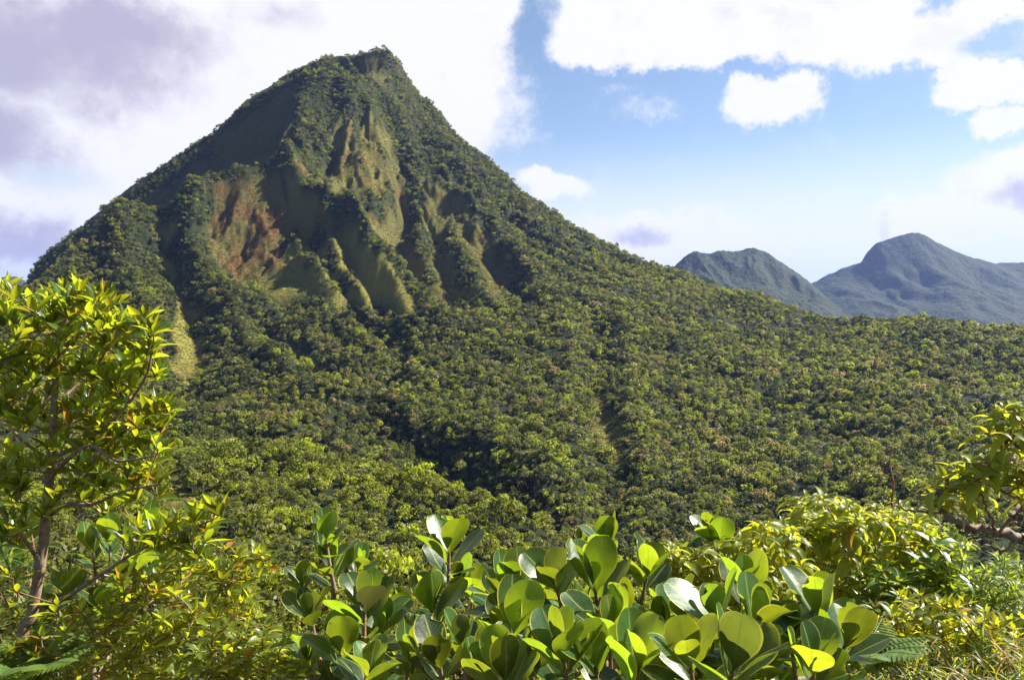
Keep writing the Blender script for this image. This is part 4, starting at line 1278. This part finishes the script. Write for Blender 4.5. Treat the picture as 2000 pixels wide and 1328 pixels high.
# ------------------------------------------------------------------ drooping-leaved thicket and the gnarled branch
m_droop = leaf_mat('drooping_leaf', (0.130, 0.190, 0.022), (0.150, 0.180, 0.028), (0.58, 0.60, 0.018), rough=0.42, spec=0.45, trans=0.52,
                   rib=(0.32, 0.36, 0.07), hue=0.016, val=0.4, margin=(0.55, 0.45, 0.05), old=(0.42, 0.13, 0.03), old_from=0.98, lines=True, stain=.3)
m_red = bark_mat('red_twig', (0.20, 0.05, 0.025), (0.30, 0.11, 0.05), 60.0)
DROOP = dict(L=.122, W=.044, more=1.3, prof=prof_oval, nleaf=8, spread=(.35, 1.45), curl=(1.1, 2.2), fold=.3, nx=5, nt=8, bark=m_red, group='drooping-leaved bushes')
bush('drooping_bush', 'tallest drooping-leaved bush, domed, its top crowded with shining yellow-green leaves', (1.6, 3.9),
     [(1600,1000,40,10),(1650,1010,40,10),(1560,1030,40,10),(1700,1015,40,12),(1760,1020,36,10),(1640,1060,60,14),(1730,1070,60,14),(1570,1080,50,12),(1670,1130,70,14),(1590,1150,50,8),(1790,1060,36,9)], (3.2, 3.9), m_droop, **DROOP)
bush('drooping_bush', 'low drooping-leaved bush with red stems, spreading behind the round leaves', (0.85, 2.9),
     [(1510,1050,40,12),(1480,1090,40,12),(1430,1080,36,8),(1380,1095,40,12),(1330,1100,36,12),(1300,1110,30,8),(1460,1140,50,10),(1390,1150,50,8),(1310,1095,26,6),(1520,1120,50,10)], (2.35, 2.8), m_droop, **{**DROOP, 'L': .080, 'W': .030, 'more': 1.7})
bush('drooping_bush', 'dark drooping-leaved bush with hanging green seed pods above the grass bank', (2.0, 3.6),
     [(1720,1150,50,10),(1790,1130,50,12),(1850,1120,40,10),(1760,1210,60,12),(1830,1190,50,12),(1880,1160,40,8),(1700,1220,40,8),(1840,1080,34,8)], (3.0, 3.5),
     leaf_mat('dark_drooping_leaf', (0.045, 0.105, 0.020), (0.080, 0.125, 0.024), (0.42, 0.52, 0.022), rough=.32, trans=.42, rib=(.25, .3, .06), hue=.016, val=.4, lines=True), **{**DROOP, 'curl': (.4, 1.3)})  # leaf colour darker and greener than on the other drooping bushes

m_gnarl = bark_mat('gnarled_bark', (0.09, 0.045, 0.030), (0.24, 0.15, 0.11), 50.0)
root = np.array([2.75, 2.6, float(hill_z(2.75, 2.6))])
e = thing('gnarled_tree', root, 'leaning tree whose gnarled brown branch reaches in over the grass bank', 'tree')
mb = MB()
P = spline([root, (2.5, 2.55, -1.0), w3(2140, 1130, 2.5), w3(2050, 1070, 2.48), w3(1990, 1050, 2.46)], 8)
tube(mb, P, np.linspace(.05, .018, len(P)), 10)
mb.build('trunk', m_gnarl, e)
GB = [[(1990,1050,2.46),(1945,1038,2.44),(1900,1030,2.42),(1862,1016,2.4),(1838,1000,2.4),(1822,982,2.4)],
      [(2050,1070,2.48),(2020,1010,2.45),(1995,990,2.43),(1975,1010,2.42),(1955,1036,2.43)],
      [(1838,1002,2.4),(1800,998,2.45),(1760,992,2.5),(1735,982,2.5),(1712,966,2.52)],
      [(2100,1100,2.48),(2080,960,2.4),(2040,900,2.38),(1985,868,2.36),(1955,850,2.35)],
      [(1945,1038,2.44),(1925,990,2.4),(1915,960,2.38),(1905,935,2.36)],
      [(2020,1010,2.45),(1990,975,2.4),(1960,958,2.38),(1925,945,2.38)],
      [(1990,1050,2.46),(1960,1075,2.4),(1930,1062,2.38),(1890,1045,2.36)]]
nodes = []
for i, b in enumerate(GB):
    P = spline([w3(*q) for q in b], 7)
    P[1:-1] += rng.normal(0, .0045, P[1:-1].shape)
    mb = MB(); r = (.0155, .013, .0045, .009, .005, .005, .005)[i]
    tube(mb, P, np.linspace(r, r * .4, len(P)), 8); mb.build('branch', m_gnarl, e); nodes += list(P[3:])
tips = [w3(u, v, y) for (u, v, y) in [(1940,822,2.35),(1962,800,2.35),(1985,800,2.35),(2000,830,2.36),(1975,840,2.3),(1930,850,2.3),(1955,875,2.35),(1995,880,2.4),(2010,860,2.3),
        (1830,955,2.38),(1850,935,2.36),(1875,925,2.4),(1900,905,2.38),(1925,900,2.36),(1945,915,2.34),(1865,960,2.32),(1890,945,2.3),(1915,935,2.3),(1950,940,2.4),(1985,915,2.36),(2005,930,2.35),(1835,985,2.36),(1990,950,2.35),(1880,975,2.42),(1920,965,2.42),
        (2000,970,2.4),(2030,900,2.4),(2040,830,2.4)]]
sm, pcs = MB(), []; grow(sm, root, tips, .006, .0024, .05, start=nodes, pieces=pcs)
for q in pcs: q.build('twig', m_red, e)
mb = MB()
for q in tips:
    whorl(mb, q, (random.uniform(-.4, .3), random.uniform(-.3, .3), 1), random.randint(7, 9), .102, .038, prof_oval, (.3, 1.5), (.9, 2.0), .3, nt=9, nx=5, rise=.05)
mb.build('foliage', m_droop, e)

# bare twig rising from the thicket
root = w3(1745, 1040, 3.6)
root2 = np.array([root[0], root[1], float(hill_z(root[0], root[1]))])
e = thing('bare_twig', root2, 'thin leafless forked brown twig rising above the thicket', 'twig')
mb = MB()
for b, r in (([root2, w3(1750, 1040, 3.6), w3(1742, 985, 3.6), w3(1745, 945, 3.6), w3(1738, 905, 3.6), w3(1742, 872, 3.6)], .0058), ([w3(1745, 945, 3.6), w3(1755, 930, 3.6), w3(1763, 922, 3.6)], .0035),
             ([w3(1738, 905, 3.6), w3(1728, 890, 3.6), w3(1722, 878, 3.6)], .003), ([w3(1742, 880, 3.6), w3(1737, 868, 3.6)], .002)):
    P = spline(b, 5); tube(mb, P, np.linspace(r, r * .45, len(P)), 6)
mb.build('stem', m_red, e)

# ------------------------------------------------------------------ herbs, grass and ferns on the bank
m_herb = leaf_mat('herb_leaf', (0.070, 0.140, 0.030), (0.110, 0.165, 0.036), (0.50, 0.60, 0.05), rough=0.38, trans=0.45, hue=.016, val=.4, rib=(.3, .36, .08))
m_grass = leaf_mat('grass_blade', (0.090, 0.145, 0.024), (0.110, 0.155, 0.030), (0.48, 0.56, 0.04), rough=0.45, trans=0.45, hue=.02, val=.4, old=(0.42, 0.27, 0.08), old_from=0.74)
for i, (lab, xy, discs) in enumerate((
    ('bright feathery herb with spiky narrow leaves under the gnarled branch', (1.95, 3.6), [(1870,1085,26,8),(1900,1110,30,10),(1850,1110,20,4),(1930,1140,30,8)]),
    ('dense clump of spiky narrow-leaved herbs at the edge of the grass bank', (2.2, 3.4), [(1965,1110,30,14),(1990,1140,30,14),(1940,1170,36,16),(1985,1190,36,16),(1900,1190,36,12),(1970,1240,40,14)]))):
    bush('spiky_herb', lab, xy, discs, (3.0, 3.4), m_herb, .07, .012, prof_lance, 13, 'spiky herbs', (.1, 1.5), (.1, .8), .2, cat='herb', r0=.007, nt=6)

bush('leafy_bush', 'bright yellow-green bush tangled with the spiky herbs, overhanging the straw-coloured grass', (2.0, 3.1),
     [(1800,1210,50,18),(1870,1215,50,20),(1930,1235,40,16),(1760,1240,40,12),(1850,1255,40,14),(1985,1250,40,14),(1740,1190,40,10),(1780,1265,50,18),(1900,1270,50,16)], (2.5, 3.0), m_small, more=1.5, L=.062, W=.022, prof=prof_lance, nleaf=8, group='small-leaved yellow-green bushes')
mb = MB()
for _ in range(1700):
    u, v = random.uniform(1560, 2060), random.uniform(1190, 1420)
    if v < np.interp(u, [1560, 1700, 1850, 2060], [1360, 1290, 1272, 1255]): continue
    Y = 2.9 - (v - 1190) / 230 * 1.0 + random.uniform(-.2, .2)
    p = w3(u, v, Y)
    d = np.array([random.uniform(-.8, .8), random.uniform(-.5, .5), random.uniform(.5, 1.2)])
    leaf(mb, p, d, UP + .3 * rng.normal(size=3), random.uniform(.05, .13), random.uniform(.004, .008), prof_blade, curl=random.uniform(.3, 1.9), fold=.3, nt=7, nx=3)
gr = tag(link('grass', mb.mesh('grass', m_grass)), 'mixed green and straw-coloured grass covering the near bank', 'grass', kind='stuff')

m_fern = leaf_mat('fern_leaflet', (0.10, 0.17, 0.035), (0.13, 0.18, 0.04), (0.50, 0.58, 0.06), rough=.4, trans=.45, hue=.014, val=.3)


def fern(label, u, v, Y, n, L):
    p = w3(u, v, Y)
    e = thing('fern', p, label, 'fern', 'ferns at the bottom of the view')
    for i in range(n):
        th = i / n * 6.28 + random.random() * .4
        d0 = np.array([math.cos(th), math.sin(th) * .8, 1.1])
        P = spline([p, p + unit(d0) * L * .5, p + unit(d0 * np.array([1, 1, .55])) * L * .95], 8)
        mb = MB()
        tube(mb, P, np.linspace(.003, .001, len(P)), 5)
        T = np.gradient(P, axis=0)
        for k in range(2, len(P)):
            s_ = unit(np.cross(T[k], UP)); ll = L * .3 * math.sin(math.pi * (k / len(P)) ** .7) + .01
            for sg in (-1, 1):
                leaf(mb, P[k], s_ * sg + unit(T[k]) * .4, UP, ll, ll * .3, prof_lance, curl=.4, fold=.1, nt=5, nx=3)
        mb.build('frond', m_fern, e)


fern('pale green fern on the grass bank beside the spread dark round leaves', 1690, 1315, 1.75, 9, .16)
fern('pale green fern low at the foot of the slender trunk', 60, 1345, 2.2, 8, .22)

m_bamboo = leaf_mat('bamboo_blade', (0.080, 0.150, 0.030), (0.11, 0.16, 0.035), (0.48, 0.58, 0.05), rough=.4, trans=.45, hue=.012, val=.3)
root = np.array([-2.1, 2.9, float(hill_z(-2.1, 2.9))])
e = thing('cane_grass', root, 'cane grass with long thin blades left of the slender trunk'.replace(' left of', ' just behind'), 'cane grass')
mb, sm = MB(), MB()
tips = [w3(random.uniform(-30, 70), random.uniform(1070, 1210), random.uniform(2.7, 3.0)) for _ in range(12)]
grow(sm, root, tips, .006, .0015, .03, start=[root, root + np.array([0, 0, .6])])
for q in tips:
    for _ in range(5):
        d = np.array([random.uniform(-1, 1), random.uniform(-.6, .6), random.uniform(-.1, .7)])
        leaf(mb, q, d, UP, random.uniform(.09, .16), .011, prof_lance, curl=random.uniform(.1, .7), fold=.15, nt=6, nx=3)
sm.build('stem', m_herb, e); mb.build('foliage', m_bamboo, e)

# hanging seed pods
for (u, v, lab) in ((1812, 1130, 'ribbed green seed pod hanging highest in the dark bush'), (1835, 1158, 'ribbed yellowish seed pod in the middle of the dark bush'), (1838, 1185, 'ribbed green seed pod hanging lowest in the dark bush')):
    pass

# ------------------------------------------------------------------ haze
hb = bpy.data.meshes.new('haze')
x0, x1, y0, y1, z0, z1 = -15000, 15000, -3000, 22000, -215, 900
hb.from_pydata([(x, y, z) for z in (z0, z1) for y in (y0, y1) for x in (x0, x1)], [],
               [(0, 2, 3, 1), (4, 5, 7, 6), (0, 1, 5, 4), (2, 6, 7, 3), (0, 4, 6, 2), (1, 3, 7, 5)])
m_haze, t, out = new_mat('haze')
pv_ = t.new('ShaderNodeVolumePrincipled')
pv_.inputs['Color'].default_value = (0.32, 0.46, 1.0, 1)
pv_.inputs['Density'].default_value = 0.000035
pv_.inputs['Anisotropy'].default_value = 0.2
t.l.new(pv_.outputs[0], out.inputs['Volume'])
hb.materials.append(m_haze)
tag(link('haze', hb), kind='stuff')
